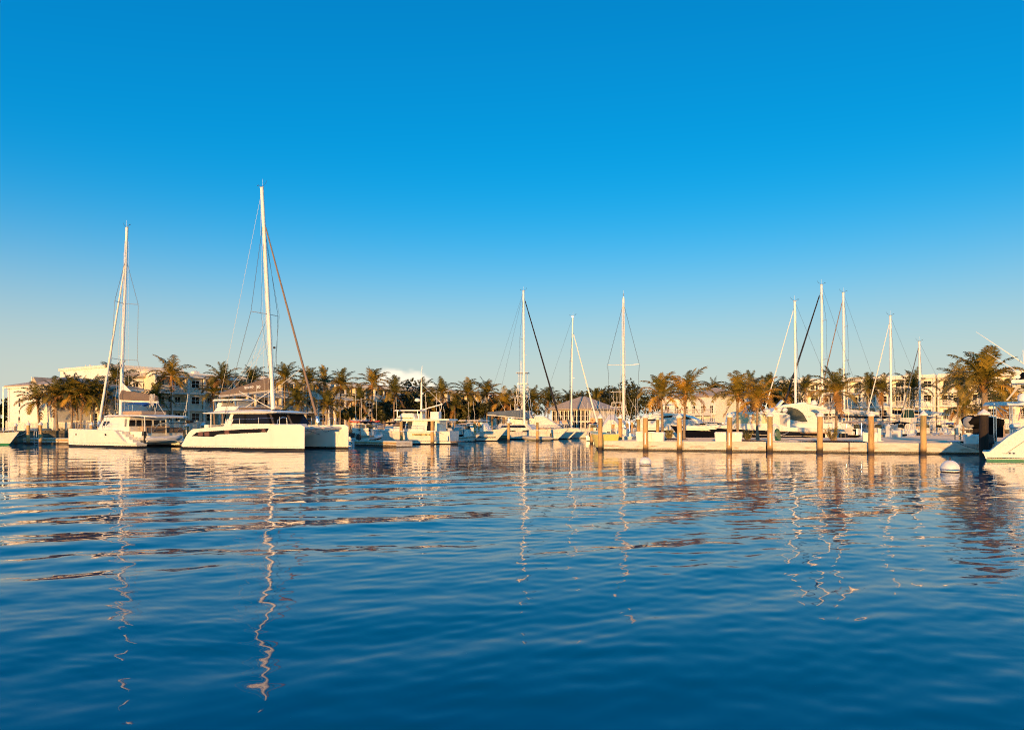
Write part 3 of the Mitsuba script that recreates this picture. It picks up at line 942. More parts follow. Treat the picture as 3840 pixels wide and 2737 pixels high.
RP = [
    ('small far palm between the two cream houses', 2675, 1452, 150, 3.4, 2676, .3),
    ('palm crown behind the right hand pier palms, leftmost', 2816, 1436, 138, 3.4, 2816, .2),
    ('broad dark palm left of the thick black furled sail', 2884, 1452, 126, 3.7, 2880, .35),
    ('dark palm behind the black furled sail', 2950, 1460, 128, 3.8, 2950, .05),
    ('palm just right of the express cruiser mast', 3018, 1446, 140, 3.4, 3018, .1),
    ('slim palm in front of the sunlit flats', 3260, 1443, 132, 3.4, 3258, .1),
    ('palm in front of the sunlit flats left of the tall right mast', 3308, 1450, 132, 3.5, 3310, .3),
    ('bushy palm behind the second mast from the right', 3425, 1440, 126, 3.9, 3428, .2),
    ('tall palm left of the large right hand palm', 3594, 1420, 104, 3.4, 3589, .5),
    ('low palm below the large right hand palm', 3616, 1512, 106, 3.4, 3612, .45),
    ('dark palm at the right behind the boat hardtop', 3762, 1490, 100, 3.3, 3764, .1),
]
for i, (lab, px, py, D, R, base, tone) in enumerate(RP):
    palm(lab, px, py, D, R, 200 + i, base, LAND_Z if D > 120 else DECK_Z, tone, group='palms along the right shore')
PP = [
    ('leftmost palm planted on the concrete pier', 2478, 1462, 77, 2.7, 2484, .75, 1),
    ('palm on the pier beside the leftmost one, with an upright spear', 2572, 1455, 76, 3.0, 2564, .7, 2),
    ('palm on the pier in front of the green windowed cabin', 2766, 1460, 75, 2.9, 2767, .5, 3),
    ('palm on the pier with dry golden fronds beside the cabin palm', 2842, 1478, 74, 2.9, 2841, .85, 4),
    ('tall lone palm on the pier with a shrub at its foot', 3136, 1452, 68, 2.7, 3130, .55, 5),
]
for lab, px, py, D, R, base, tone, sd in PP:
    palm(lab, px, py, D, R, 300 + sd, base, DECK_Z, tone, n=22, group='palms on the pier')
palm('large bushy palm at the right edge behind the black piling', 3692, 1405, 66, 3.55, 321, 3697, DECK_Z, .55, n=34, thick=1.9, low=.92, group='palms on the pier')

for i, (px, py, D, rx, rz, lab) in enumerate((
        (2160, 1512, 176, 4.6, 3.2, 'dark round tree right of the grey pavilion roof'), (2222, 1516, 172, 4.4, 3.2, 'dark tree behind the white furled headsail'),
        (2268, 1508, 178, 4.8, 3.4, 'dark tree left of the thin tuna tower'), (2318, 1512, 174, 4.4, 3.2, 'dark tree left of the bare cream mast'),
        (2368, 1508, 172, 4.6, 3.4, 'dark tree right of the bare cream mast'), (2420, 1514, 170, 4.6, 3.6, 'dark tree left of the pier palms'),
        (1515, 1490, 140, 3.8, 3.0, 'dark rounded tree left of the trawler mast'), (1960, 1530, 156, 4.2, 2.6, 'dark bush like tree behind the tuna tower'),
        (1312, 1546, 133, 2.0, 1.5, 'low dark bush tree behind the big catamaran bows'), (1440, 1538, 138, 2.4, 1.9, 'low dark bush tree behind the deck boat bimini'),
        (1560, 1536, 146, 2.8, 2.2, 'dark tree under the palms right of the trawler mast'), (1632, 1540, 148, 2.6, 2.0, 'dark tree under the palms at the trawler boom end'),
        (1690, 1542, 150, 2.6, 2.0, 'dark tree left of the express boat hardtop'), (1738, 1536, 152, 2.8, 2.2, 'dark tree above the express boat hardtop'),
        (1792, 1540, 155, 2.9, 2.2, 'dark tree above the express boat bow'), (1845, 1532, 157, 3.0, 2.3, 'dark tree behind the slate sail cover end'), (1890, 1538, 158, 2.8, 2.1, 'dark tree behind the slate sail cover'),
        (14, 1560, 104, 3.2, 2.4, 'dark tree at the left edge beside the house'), (2925, 1502, 132, 4.0, 3.0, 'dark tree under the palms left of the express cruiser'))):
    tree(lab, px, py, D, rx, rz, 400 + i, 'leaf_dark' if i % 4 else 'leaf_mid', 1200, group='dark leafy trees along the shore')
for i, (px, D) in enumerate(((172, 95), (200, 95), (228, 95.2), (256, 95.4))):
    shrub(f'{["first", "second", "third", "fourth"][i]} mossy shrub from the left hanging under the close boarded fence', px, 1600, D, 1.1, 1.5, 500 + i, 'leaf_mid', .5, 'hedge_shrub', 'mossy shrubs under the fence')
# ------------------------------------------------------------------ boat building kit (local frame: x from stern 0 to bow L, y to port, z up from the waterline)
class Hull:
    def __init__(s, L, bm, fb, fs, rake=1.0, tw=.82, wl=.80, p=2.3, mid=.38, bow_w=.02, fine=.5, curve=1.7, trans=0.0, sheer=None, plan=None):
        s.__dict__.update(L=L, bm=bm, fb=fb, fs=fs, rake=rake, tw=tw, wl=wl, p=p, mid=mid, bow_w=bow_w, fine=fine, curve=curve, trans=trans, sh=sheer, plan=plan)

    def sheer(s, t):
        return s.sh(t) if s.sh else s.fs + (s.fb - s.fs) * t ** s.curve

    def half(s, t, z):
        if s.plan:
            b = s.plan(t)
        elif t < s.mid:
            b = s.bm / 2 * lerp(s.tw, 1, math.sin(PI / 2 * t / s.mid))
        else:
            b = s.bm / 2 * max(1 - ((t - s.mid) / (1 - s.mid)) ** s.p, 0)
        b = max(b, s.bow_w)
        u = min(max(z / max(s.sheer(t), .1), -.35), 1)
        k = lerp(s.wl, s.fine, max(0, (t - .35) / .65))
        return b * lerp(k, 1, max(u, 0) ** .8) * (1 if u >= 0 else 1 + 1.5 * u)

    def x(s, t, z):
        u = min(max(z / s.fb, -.3), 1.05)
        return t * (s.L - s.rake * (1 - u) * t ** 3) + s.trans * (1 - t) ** 6 * (u - .5)

    def pt(s, t, z, side, off=0.0):
        return [s.x(t, z), side * (s.half(t, z) + off), z]

    def body(s, z0, z1=None, n=26, m=7, t0=0.0, t1=1.0, dz=0.0):
        """the shell between heights z0 and z1 (None: the sheer line)"""
        rings = []
        for t in np.linspace(t0, t1, n):
            top = s.sheer(t) + dz if z1 is None else min(z1, s.sheer(t))
            zs = np.linspace(z0, max(top, z0 + .01), m)
            rings.append([s.pt(t, z, -1) for z in zs] + [s.pt(t, z, 1) for z in zs[::-1]])
        return G().loft(rings)

    def strip(s, side, ts, zb, zt, off=.012):
        """a thin plate on the shell; zb, zt: heights per t"""
        lo = np.array([s.pt(t, b, side, off) for t, b in zip(ts, zb)])
        hi = np.array([s.pt(t, a, side, off) for t, a in zip(ts, zt)])
        return G().sheet(np.array([lo, hi]) if side < 0 else np.array([hi, lo]))

    def rail(s, side, z, r, t0=0.0, t1=.985, n=22, inset=0.0, zrel=True):
        return G().tube([s.pt(t, s.sheer(t), side, -inset)[:2] + [(s.sheer(t) if zrel else 0) + z] for t in np.linspace(t0, t1, n)], r, 5)


def frustum(b, t, z0, z1, ch=.12):
    """b, t: (x0, x1, half width aft, half width fore) at z0 and z1, corners chamfered"""
    def ring(q, z):
        x0, x1, a, f = q
        c = min(ch, a * .4, f * .4 + .01, (x1 - x0) * .3)
        return [[x0, -a + c, z], [x0 + c, -a, z], [x1 - c, -f, z], [x1, -f + c, z], [x1, f - c, z], [x1 - c, f, z], [x0 + c, a, z], [x0, a - c, z]]
    return G().loft([ring(b, z0), ring(t, z1)])


def patch(b, t, z0, z1, face, u0, u1, v0, v1, off=.015, slant=0.0, th=.02):
    """a thin window plate on a face of that frustum; u from aft to fore (or port to starboard), v up"""
    def corner(q, z):
        x0, x1, a, f = q
        return {'s': ([x0, -a, z], [x1, -f, z]), 'p': ([x1, f, z], [x0, a, z]), 'f': ([x1, -f, z], [x1, f, z]), 'a': ([x0, a, z], [x0, -a, z])}[face]
    (A, B_), (C, D_) = (np.array(corner(b, z0), float), np.array(corner(t, z1), float))
    P = lambda u, v: (A * (1 - u) + B_ * u) * (1 - v) + (C * (1 - u) + D_ * u) * v
    n = unit(np.cross(B_ - A, C - A))
    q = [P(u0, v0), P(u1, v0), P(u1 + slant, v1), P(u0 + slant, v1)]
    return G().loft([[x + n * (off - th) for x in q], [x + n * off for x in q]])


def pose(pxs, Ds, pxb, Db):
    """stern and bow on the photograph -> (x, y) of the stern, heading in degrees, length"""
    s, b = np.array([at(pxs, Ds), Ds]), np.array([at(pxb, Db), Db])
    d = b - s
    return (float(s[0]), float(s[1]), 0.0), math.degrees(math.atan2(d[1], d[0])), float(np.hypot(*d))


def base_hull(key, h, mat='gelcoat', boot='antifoul', bz=.10, rub='trim_white', deck='gelcoat'):
    hk = put(key, 'hull', h.body(bz), mat, smooth=35)
    put(key, 'bottom_paint', h.body(-.35, bz - .001, m=4), boot, smooth=35)
    if rub:
        g = G()
        for sd in (-1, 1):
            t = h.rail(sd, -.05, .035, inset=-.01)
            g.add(*t.vf())
        put(key, 'rub_rail', g, rub)
    return hk


def mast_rig(key, x, z0, z1, rake=0.0, r=.13, mat='mast_paint', spread=((.5, 1.6),), chain=(.0, 2.0, 1.5), fore=None, fore_top=.95, jib=None, jr=.09, back=None, vane=True, radar=None, lines=2, wire=.020, aft_sweep=.3):
    """mast with spreaders, shrouds, stays and masthead gear; chain = (x, half width, z) of the chainplates; fore, back = (x, z) of the stays' feet"""
    P = lambda u: np.array([x - rake * u, 0, z0 + (z1 - z0) * u])
    pts = [P(u) for u in np.linspace(0, 1, 7)]
    g = G().tube(pts, np.linspace(r, r * .8, 7) * 1.15, 10)
    mk = put(key, 'mast', g, mat, smooth=40)
    put(mk, 'masthead', G().box(-.22, .22, -.05, .05, 0, .10), 'mast_bare', tw=T().translate(list(map(float, P(1)))))
    if vane:
        q = P(1)
        put(mk, 'wind_vane', G().tube([q + [0, 0, .1], q + [.55, 0, .38]], .016, 4).tube([q + [.5, -.0, .38], q + [.62, 0, .62]], .02, 4).tube([q + [0, 0, .1], q + [-.45, 0, .30]], .014, 4).box(q[0] - .62, q[0] - .40, -.015, .015, q[2] + .28, q[2] + .34), 'rope_dark')
        put(mk, 'antenna', G().tube([q + [.05, .04, .1], q + [.05, .04, .85]], .012, 4), 'mast_paint')
    tips = []
    for u, w in spread:
        q = P(u)
        for sd in (-1, 1):
            e = q + [-aft_sweep, sd * w, .06]
            put(mk, 'spreader', G().bar(q + [0, sd * r * .6, 0], e, .10, .045), 'mast_bare')
        tips.append((u, w))
    for sd in (-1, 1):
        c = np.array([chain[0], sd * chain[1], chain[2]])
        path = [c] + [P(u) + [-aft_sweep, sd * w, .06] for u, w in tips] + [P(fore_top)]
        put(key, 'shroud', G().tube(path, wire, 4), 'wire')
        if tips:
            put(key, 'shroud', G().tube([c + [-.25, 0, 0], P(tips[0][0]) - [0, 0, .2]], wire * .8, 4), 'wire')
    if fore:
        a, b = np.array([fore[0], 0, fore[1]]), P(fore_top)
        put(key, 'forestay', G().tube([a, b], wire, 4), 'wire')
        if jib:
            n = 14
            ss = np.linspace(.055, .955, n)
            rad = jr * (1.0 - .62 * ss) + .02
            put(key, 'furled_sail', G().tube([a + (b - a) * s for s in ss], rad, 8), jib, smooth=50)
            put(key, 'furler', G().tube([a + (b - a) * .02, a + (b - a) * .035, a + (b - a) * .05], [jr * 1.5, jr * 1.7, jr * 1.2], 8), 'steel')
    if back:
        for sd in ((-1, 1) if len(back) > 2 else (0,)):
            put(key, 'backstay', G().tube([[back[0], sd * (back[2] if len(back) > 2 else 0), back[1]], P(1)], wire * .8, 4), 'wire')
    if radar:
        q = P(radar)
        put(mk, 'radar', G().lathe([(.05, -.12), (.30, -.10), (.32, 0), (.26, .13), (.05, .16)], q[0] + .45, 0, 12).bar(q + [0, 0, -.15], q + [.5, 0, -.15], .1, .05), 'box_white', smooth=40)
    for k in range(lines):
        y = (.16 + .1 * k) * (1 if k % 2 else -1)
        put(mk, 'halyard', G().tube([P(.03) + [-.15 - .1 * k, y * 2, 0], P(.93) + [-.1, y * .6, 0]], .012, 4), 'rope_white')
    return P


def boom_and_cover(key, x0, z0, x1, z1, h0, h1, mat='canvas_slate', w=.22, boom='mast_paint', r=.10, name='sail_cover'):
    """boom from the mast (x0, z0) to its end (x1, z1), with the flaked sail under its cover on top"""
    put(key, 'boom', G().tube([[x0, 0, z0], [x1, 0, z1]], r, 8), boom, smooth=40)
    rings = []
    rng = np.random.default_rng(int(abs(x0 * 100) + abs(z0 * 77)))
    for s in np.linspace(0.01, 1, 12):
        x, z, h = lerp(x0 - .1, x1 + .1, s), lerp(z0, z1, s) + r * .7, lerp(h0, h1, s ** .85) * rng.uniform(.95, 1.04)
        ww = w * lerp(1, .6, s)
        rings.append([[x, -ww, z], [x, -ww * 1.1, z + h * .35], [x, -ww * .55, z + h * .8], [x, 0, z + h], [x, ww * .55, z + h * .8], [x, ww * 1.1, z + h * .35], [x, ww, z]])
    return put(key, name, G().loft(np.array(rings)), mat, smooth=40)


def pulpit(key, h, t0, t1, hgt=.62, step=.085, inset=.08, mat='steel', name='guard_rail', sides=(-1, 1), r=.018):
    for sd in sides:
        g = G()
        ts = np.arange(t0, t1 + 1e-6, step)
        P = lambda t, k: np.array(h.pt(t, h.sheer(t), sd, -inset)) + [0, 0, k * hgt]
        for t in ts:
            g.tube([P(t, 0), P(t, 1)], r, 4)
        for k in (.55, 1):
            g.tube([P(t, k) for t in np.linspace(t0, ts[-1], 14)], r * .8, 4)
        put(key, name, g, mat)


def outboard(key, x, y, z, s=1.0, mat='box_white', name='outboard_motor'):
    g = frustum((-.34 * s, .20 * s, .20 * s, .18 * s), (-.28 * s, .14 * s, .15 * s, .14 * s), .15 * s, .72 * s, .07 * s)
    g.box(-.16 * s, .10 * s, -.07 * s, .07 * s, -.75 * s, .15 * s, .02)
    m = np.eye(4)
    m[:3, 3] = (x, y, z)
    return put(key, name, g.move(m), mat, smooth=40)


def rib(label, pos, rz, L=3.2, mat='rubber_grey', motor=True, z=0.0, cat='dinghy', group=None):
    key = thing('inflatable_dinghy', label, cat, (pos[0], pos[1], z), rz, group)
    w, r = L * .24, L * .065
    z0 = r * 1.35
    for sd in (-1, 1):
        p = [[-.12 * L, sd * w, z0], [0, sd * w, z0], [.45 * L, sd * w, z0 + .01], [.72 * L, sd * w * .82, z0 + .05], [.9 * L, sd * w * .45, z0 + .13], [.97 * L, sd * .02, z0 + .17]]
        put(key, 'tube', G().tube(p, [r * .45, r, r, r, r, r * .95], 10), mat, smooth=50)
    put(key, 'floor', G().loft([[[x, -q, z0 - .02], [x, 0, zz], [x, q, z0 - .02], [x, 0, z0 + .0]] for x, q, zz in ((0, w, -.05), (.6 * L, w * .9, -.03), (.9 * L, w * .4, .12))]), 'gelcoat_old')
    put(key, 'transom', G().box(-.02, .03, -w, w, z0 - .1, z0 + .28), 'gelcoat_old')
    put(key, 'seat', G().box(.36 * L, .42 * L, -w, w, z0 + .12, z0 + .17), 'seat_white')
    if motor:
        outboard(key, -.14, 0, z0 + .18, .8, 'rubber_black')
    return key


def t_top(key, x0, x1, w, z0, z1, mat='gelcoat', frame='steel', th=.10):
    put(key, 'hardtop', frustum((x0, x1, w, w * .92), (x0 + .06, x1 - .1, w * .95, w * .86), z1, z1 + th, .2), mat, smooth=30)
    g = G()
    for sx in (.25, .8):
        for sd in (-1, 1):
            x = lerp(x0, x1, sx)
            g.tube([[x + .15, sd * w * .62, z0], [x, sd * w * .7, z1]], .028, 5)
    for sd in (-1, 1):
        g.tube([[lerp(x0, x1, .25), sd * w * .7, z1 - .3], [lerp(x0, x1, .8), sd * w * .7, z1 - .05]], .02, 4)
    put(key, 'top_frame', g, frame)


def bimini(key, x0, x1, w, z0, z1, mat, name='bimini'):
    rings = []
    for s in np.linspace(0, 1, 7):
        x = lerp(x0, x1, s)
        zz = z1 - .16 * (2 * s - 1) ** 4
        rings.append([[x, w * math.sin(a), zz - .30 * (1 - math.cos(a))] for a in np.linspace(-1.25, 1.25, 9)])
    top = np.array(rings)
    put(key, name, G().sheet(top).sheet(top[:, ::-1] - [0, 0, .025]), mat, smooth=50)
    g = G()
    for x in (x0 + .1, (x0 + x1) / 2, x1 - .1):
        for sd in (-1, 1):
            g.tube([[(x0 + x1) / 2, sd * w * .95, z0], [x, sd * w * .95, z1 - .25]], .02, 4)
    put(key, name + '_frame', g, 'steel')


def console_boat(label, pos, rz, L=7.5, B=2.4, hull='gelcoat', top='gelcoat', topkind='t', motors=2, motor=None, group=None, seed=0, outrig=False, name='console_boat', boot='antifoul', fb=1.25, fs=.85):
    rng = np.random.default_rng(seed)
    motor = motor or ('rubber_black' if seed % 3 else 'box_white')
    key = thing(name, label, 'motorboat', pos, rz, group)
    h = Hull(L, B, fb, fs, rake=1.3, tw=.92, wl=.84, fine=.35, p=2.1)
    base_hull(key, h, hull, boot)
    put(key, 'cockpit_floor', G().box(.35, L * .62, -B * .36, B * .36, fs - .12, fs + .012), 'seat_tan')
    hs = rng.integers(5)
    if hs:
        sm = ('canvas_slate', 'black_gel', 'canvas_tan', 'navy_gel')[hs - 1]
        for sd in (-1, 1):
            put(key, 'hull_stripe', h.strip(sd, np.linspace(.02, .93, 14), [h.sheer(t) - .34 for t in np.linspace(.02, .93, 14)], [h.sheer(t) - .16 for t in np.linspace(.02, .93, 14)], .012), sm)
    put(key, 'cockpit_shade', G().box(.5, L * .30, -B * .40, B * .40, fs + .013, fs + .30, .03), ('canvas_grey', 'seat_tan', 'canvas_black')[rng.integers(3)])
    put(key, 'antenna', G().tube([[L * .36, B * .34, fs + 1.2], [L * .33, B * .36, fs + 4.6 + rng.uniform(-.6, 1.2)]], .022, 4), 'mast_paint')
    if rng.random() < .5:
        put(key, 'rod', G().tube([[.9, -B * .38, fs + .9], [.5, -B * .42, fs + 3.0]], .016, 4).tube([[1.3, B * .38, fs + .9], [1.0, B * .42, fs + 3.1]], .016, 4), 'rope_dark')
    cx = L * .42
    b, t = (cx - .5, cx + .65, .48, .42), (cx - .45, cx + .35, .42, .36)
    put(key, 'helm_panel', G().box(cx - .53, cx - .505, -.36, .36, fs + .35, fs + .95), 'rubber_black')
    c = put(key, 'console', frustum(b, t, fs, fs + 1.05), 'gelcoat', smooth=25)
    w0, w1 = (cx - .1, cx + .38, .42, .36), (cx - .1, cx + .12, .38, .30)
    put(c, 'windscreen', frustum(w0, w1, fs + 1.052, fs + 1.55), 'grey_glass')
    put(key, 'helm_seat', G().box(cx - 1.35, cx - .85, -.5, .5, fs + .01, fs + .75, .06).box(cx - 1.4, cx - 1.25, -.5, .5, fs + .76, fs + 1.15, .04), 'seat_white')
    if topkind == 't':
        t_top(key, cx - 1.4, cx + .9, B * .40, fs + .02, fs + 2.05, top)
    elif topkind == 'b':
        bimini(key, cx - 1.7, cx + .8, B * .42, fs + .3, fs + 1.95, top)
    for k in range(motors):
        outboard(key, -.25, (k - (motors - 1) / 2) * .62, fs - .35, 1.15, motor)
    pulpit(key, h, .62, .97, .32, .11)
    if outrig:
        for sd in (-1, 1):
            put(key, 'outrigger', G().tube([[cx, sd * B * .4, fs + 2.0], [cx - 2.2, sd * (B * .4 + 1.3), fs + 6.2]], [.03, .012], 4), 'mast_paint')
    return key, h


def tower(key, x, z0, zs, w0, w1, mat='mast_paint', r=.035):
    """a tuna tower: four leaning legs, cross braces, a standing platform with its own little roof"""
    g = G()
    top = zs[-1]
    for sx in (-1, 1):
        for sy in (-1, 1):
            g.tube([[x + sx * w0 * .8, sy * w0, z0], [x + sx * w1 * .8, sy * w1, top]], r, 5)
    for z in zs:
        k = (z - z0) / (top - z0)
        w = lerp(w0, w1, k)
        c = [[x - w * .8, -w, z], [x + w * .8, -w, z], [x + w * .8, w, z], [x - w * .8, w, z], [x - w * .8, -w, z]]
        g.tube(c, r * .9, 4)
    prev = z0
    for z in zs:
        k0, k1 = (prev - z0) / (top - z0), (z - z0) / (top - z0)
        a, b = lerp(w0, w1, k0), lerp(w0, w1, k1)
        for sy in (-1, 1):
            g.tube([[x - a * .8, sy * a, prev], [x + b * .8, sy * b, z]], r * .6, 4).tube([[x + a * .8, sy * a, prev], [x - b * .8, sy * b, z]], r * .6, 4)
        prev = z
    tk = put(key, 'tower', g, mat)
    put(tk, 'platform', G().box(x - w1 * .9, x + w1 * .9, -w1 * 1.05, w1 * 1.05, top - .02, top + .06), 'gelcoat')
    put(tk, 'platform_roof', G().box(x - w1 * 1.1, x + w1 * 1.1, -w1 * 1.2, w1 * 1.2, top + 1.9, top + 1.98).tube([[x - w1 * .7, -w1 * .8, top], [x - w1 * .7, -w1 * .8, top + 1.9]], r * .7, 4).tube([[x + w1 * .7, w1 * .8, top], [x + w1 * .7, w1 * .8, top + 1.9]], r * .7, 4).tube([[x + w1 * .7, -w1 * .8, top], [x + w1 * .7, -w1 * .8, top + 1.9]], r * .7, 4).tube([[x - w1 * .7, w1 * .8, top], [x - w1 * .7, w1 * .8, top + 1.9]], r * .7, 4), 'canvas_white')
    return tk


def sportfisher(label, pos, rz, L=12, B=4.2, hull='gelcoat', tw=None, enclosure='clear_vinyl', seed=0, group=None, outrig=True, fly=True, name='sportfishing_boat', boot='antifoul'):
    key = thing(name, label, 'fishing boat', pos, rz, group)
    h = Hull(L, B, 2.0, 1.05, rake=1.9, tw=.92, wl=.82, fine=.28, p=2.0, curve=1.9)
    base_hull(key, h, hull, boot)
    put(key, 'cockpit', G().box(.15, L * .3, -B * .42, B * .42, .9, 1.065), 'teak')
    b, t = (L * .30, L * .72, B * .40, B * .20), (L * .31, L * .58, B * .36, B * .26)
    ck = put(key, 'deckhouse', frustum(b, t, 1.1, 2.75), 'gelcoat', smooth=25)
    for f in 'sp':
        put(ck, 'window', patch(b, t, 1.1, 2.75, f, .12, .60, .52, .88), 'tint_glass')
    put(ck, 'windscreen', patch(b, t, 1.1, 2.75, 'f', .08, .92, .45, .9), 'gelcoat')
    top = 2.75
    if fly:
        b2, t2 = (L * .29, L * .56, B * .38, B * .30), (L * .28, L * .57, B * .40, B * .32)
        fk = put(key, 'flybridge', frustum(b2, t2, 2.752, 3.5), 'gelcoat', smooth=25)
        e0, e1 = (L * .33, L * .54, B * .34, B * .28), (L * .35, L * .50, B * .31, B * .25)
        put(fk, 'enclosure', frustum(e0, e1, 3.502, 4.7), enclosure)
        fr = G()
        for u in (.0, .33, .66, 1.):
            for sd in (-1, 1):
                fr.tube([[lerp(e0[0], e0[1], u), sd * lerp(e0[2], e0[3], u) * 1.01, 3.5], [lerp(e1[0], e1[1], u), sd * lerp(e1[2], e1[3], u) * 1.01, 4.7]], .025, 4)
        put(fk, 'enclosure_frame', fr, 'canvas_white')
        put(key, 'hardtop', frustum((L * .31, L * .53, B * .36, B * .30), (L * .315, L * .52, B * .34, B * .28), 4.702, 4.84, .25), 'gelcoat', smooth=25)
        top = 4.84
    if tw:
        tower(key, L * .42, 2.8, tw, B * .40, B * .20)
    if outrig:
        for sd in (-1, 1):
            put(key, 'outrigger', G().tube([[L * .45, sd * B * .42, 2.4], [L * .30, sd * (B * .42 + 2.0), top + 4.2]], [.035, .012], 4), 'mast_paint')
    pulpit(key, h, .6, .98, .6, .075)
    put(key, 'antenna', G().tube([[L * .33, B * .3, top], [L * .30, B * .32, top + 3.2]], .02, 4), 'mast_paint')
    return key, h


def sailboat(label, pos, rz, L=12, B=3.8, ztop=20, hull='gelcoat', cover='canvas_white', jib='sail_white', jr=.11, rake=.35, spread=((.36, 1.1), (.68, .8)), mastx=.56, bim=None, radar=None, group=None, r=.13, boot='antifoul', boomz=2.7, back=True, mat='mast_paint', fore_top=.97):
    key = thing('sailing_yacht', label, 'sailboat', pos, rz, group)
    h = Hull(L, B, 1.45, 1.1, rake=1.6, tw=.66, wl=.80, fine=.45, p=2.0, trans=-.5)
    base_hull(key, h, hull, boot)
    b, t = (L * .28, L * .74, B * .27, B * .12), (L * .30, L * .68, B * .22, B * .12)
    ck = put(key, 'coachroof', frustum(b, t, 1.1, 1.85), 'gelcoat', smooth=25)
    for f in 'sp':
        for u in (.1, .38, .62):
            put(ck, 'port_light', patch(b, t, 1.1, 1.85, f, u, u + .17, .35, .75), 'tint_glass')
    put(key, 'cockpit_coaming', G().box(L * .06, L * .27, -B * .30, -B * .22, 1.05, 1.45, .03).box(L * .06, L * .27, B * .22, B * .30, 1.05, 1.45, .03), 'gelcoat')
    put(key, 'wheel', G().tube([[L * .12, .5 * math.cos(a), 1.75 + .5 * math.sin(a)] for a in np.linspace(0, 2 * PI, 15)], .025, 4, False), 'steel')
    pulpit(key, h, .03, .97, .62, .094)
    mx = L * mastx
    mast_rig(key, mx, 1.8, ztop, rake, r, mat, spread, (mx - .2, B * .45, 1.25), (L - .25, 1.5), fore_top, jib, jr, (.1, 1.2) if back else None, True, radar)
    boom_and_cover(key, mx - .1, boomz, mx - L * .42, boomz - .1, .62, .30, cover)
    if bim:
        bimini(key, L * .03, L * .40, B * .42, 1.4, 3.75, bim)
        put(key, 'dodger', frustum((L * .26, L * .36, B * .30, B * .26), (L * .28, L * .33, B * .26, B * .22), 1.85, 2.6, .2), 'canvas_tan', smooth=25)
    return key, h


def flag(parent, p, w, h, droop=.5, lean=0.0):
    """a striped ensign hanging from a short staff: canton and stripes as flat cloth pieces"""
    p = np.array(p, float)
    put(parent, 'flag_staff', G().tube([p, p + [-.12 - lean, 0, h * 1.9]], .014, 5), 'mast_paint')
    o = p + [-.12 - lean, 0, h * 1.88]
    def P(u, v, y=0):
        return o + np.array([-.10 * u * w - .10 * v, y + .10 * w * math.sin(u * 7 + v), -v * h - droop * u * w * .9 - .0]) + np.array([-(1 - droop) * u * w, 0, 0])
    for k in range(7):
        v0, v1 = k / 7, (k + 1) / 7
        us = np.linspace(.42 if k < 4 else 0, 1, 6)
        put(parent, 'flag_stripe', G().sheet([[P(u, v0) for u in us], [P(u, v1) for u in us]]), 'flag_white' if k % 2 else 'flag_red')
    us = np.linspace(0, .42, 4)
    put(parent, 'flag_canton', G().sheet([[P(u, 0, -.004) for u in us], [P(u, 4 / 7, -.004) for u in us]]), 'flag_blue')
# ------------------------------------------------------------------ the boats
def text_on(parent, s, p, r, h, mat='letter_white', up=(0, 0, 1), name='lettering', bold=False, depth=.012):
    """lettering that starts at p, reads along r and stands along up"""
    m = meshkit.text_mesh(s, h, depth, bold)
    r, u = unit(r), unit(up)
    n = np.cross(r, u)
    v = np.array(m.vertices)
    return put(parent, name, (np.asarray(p, float) + v[:, :1] * r + v[:, 1:2] * u + v[:, 2:3] * n, np.array(m.faces)), mat)


def cat_hull(key, y, L, sheer, bw, mat='gelcoat', fine=.62, p=3.4, mid=.30, tw=.80, rake=.15, bz=.22, bot='antifoul', wl=.72, x0=0.0):
    """one hull of a catamaran, its centreline at y"""
    h = Hull(L, bw, sheer(1), sheer(0), rake=rake, tw=tw, wl=wl, fine=fine, p=p, mid=mid, sheer=sheer, bow_w=.035)
    def shift(g):
        m = np.eye(4)
        m[1, 3] = y
        m[0, 3] = x0
        return g.move(m)
    put(key, 'hull', shift(h.body(bz, n=44, m=9)), mat, smooth=38)
    put(key, 'bottom_paint', shift(h.body(-.4, bz - .001, n=30, m=4)), bot, smooth=38)
    return h, shift


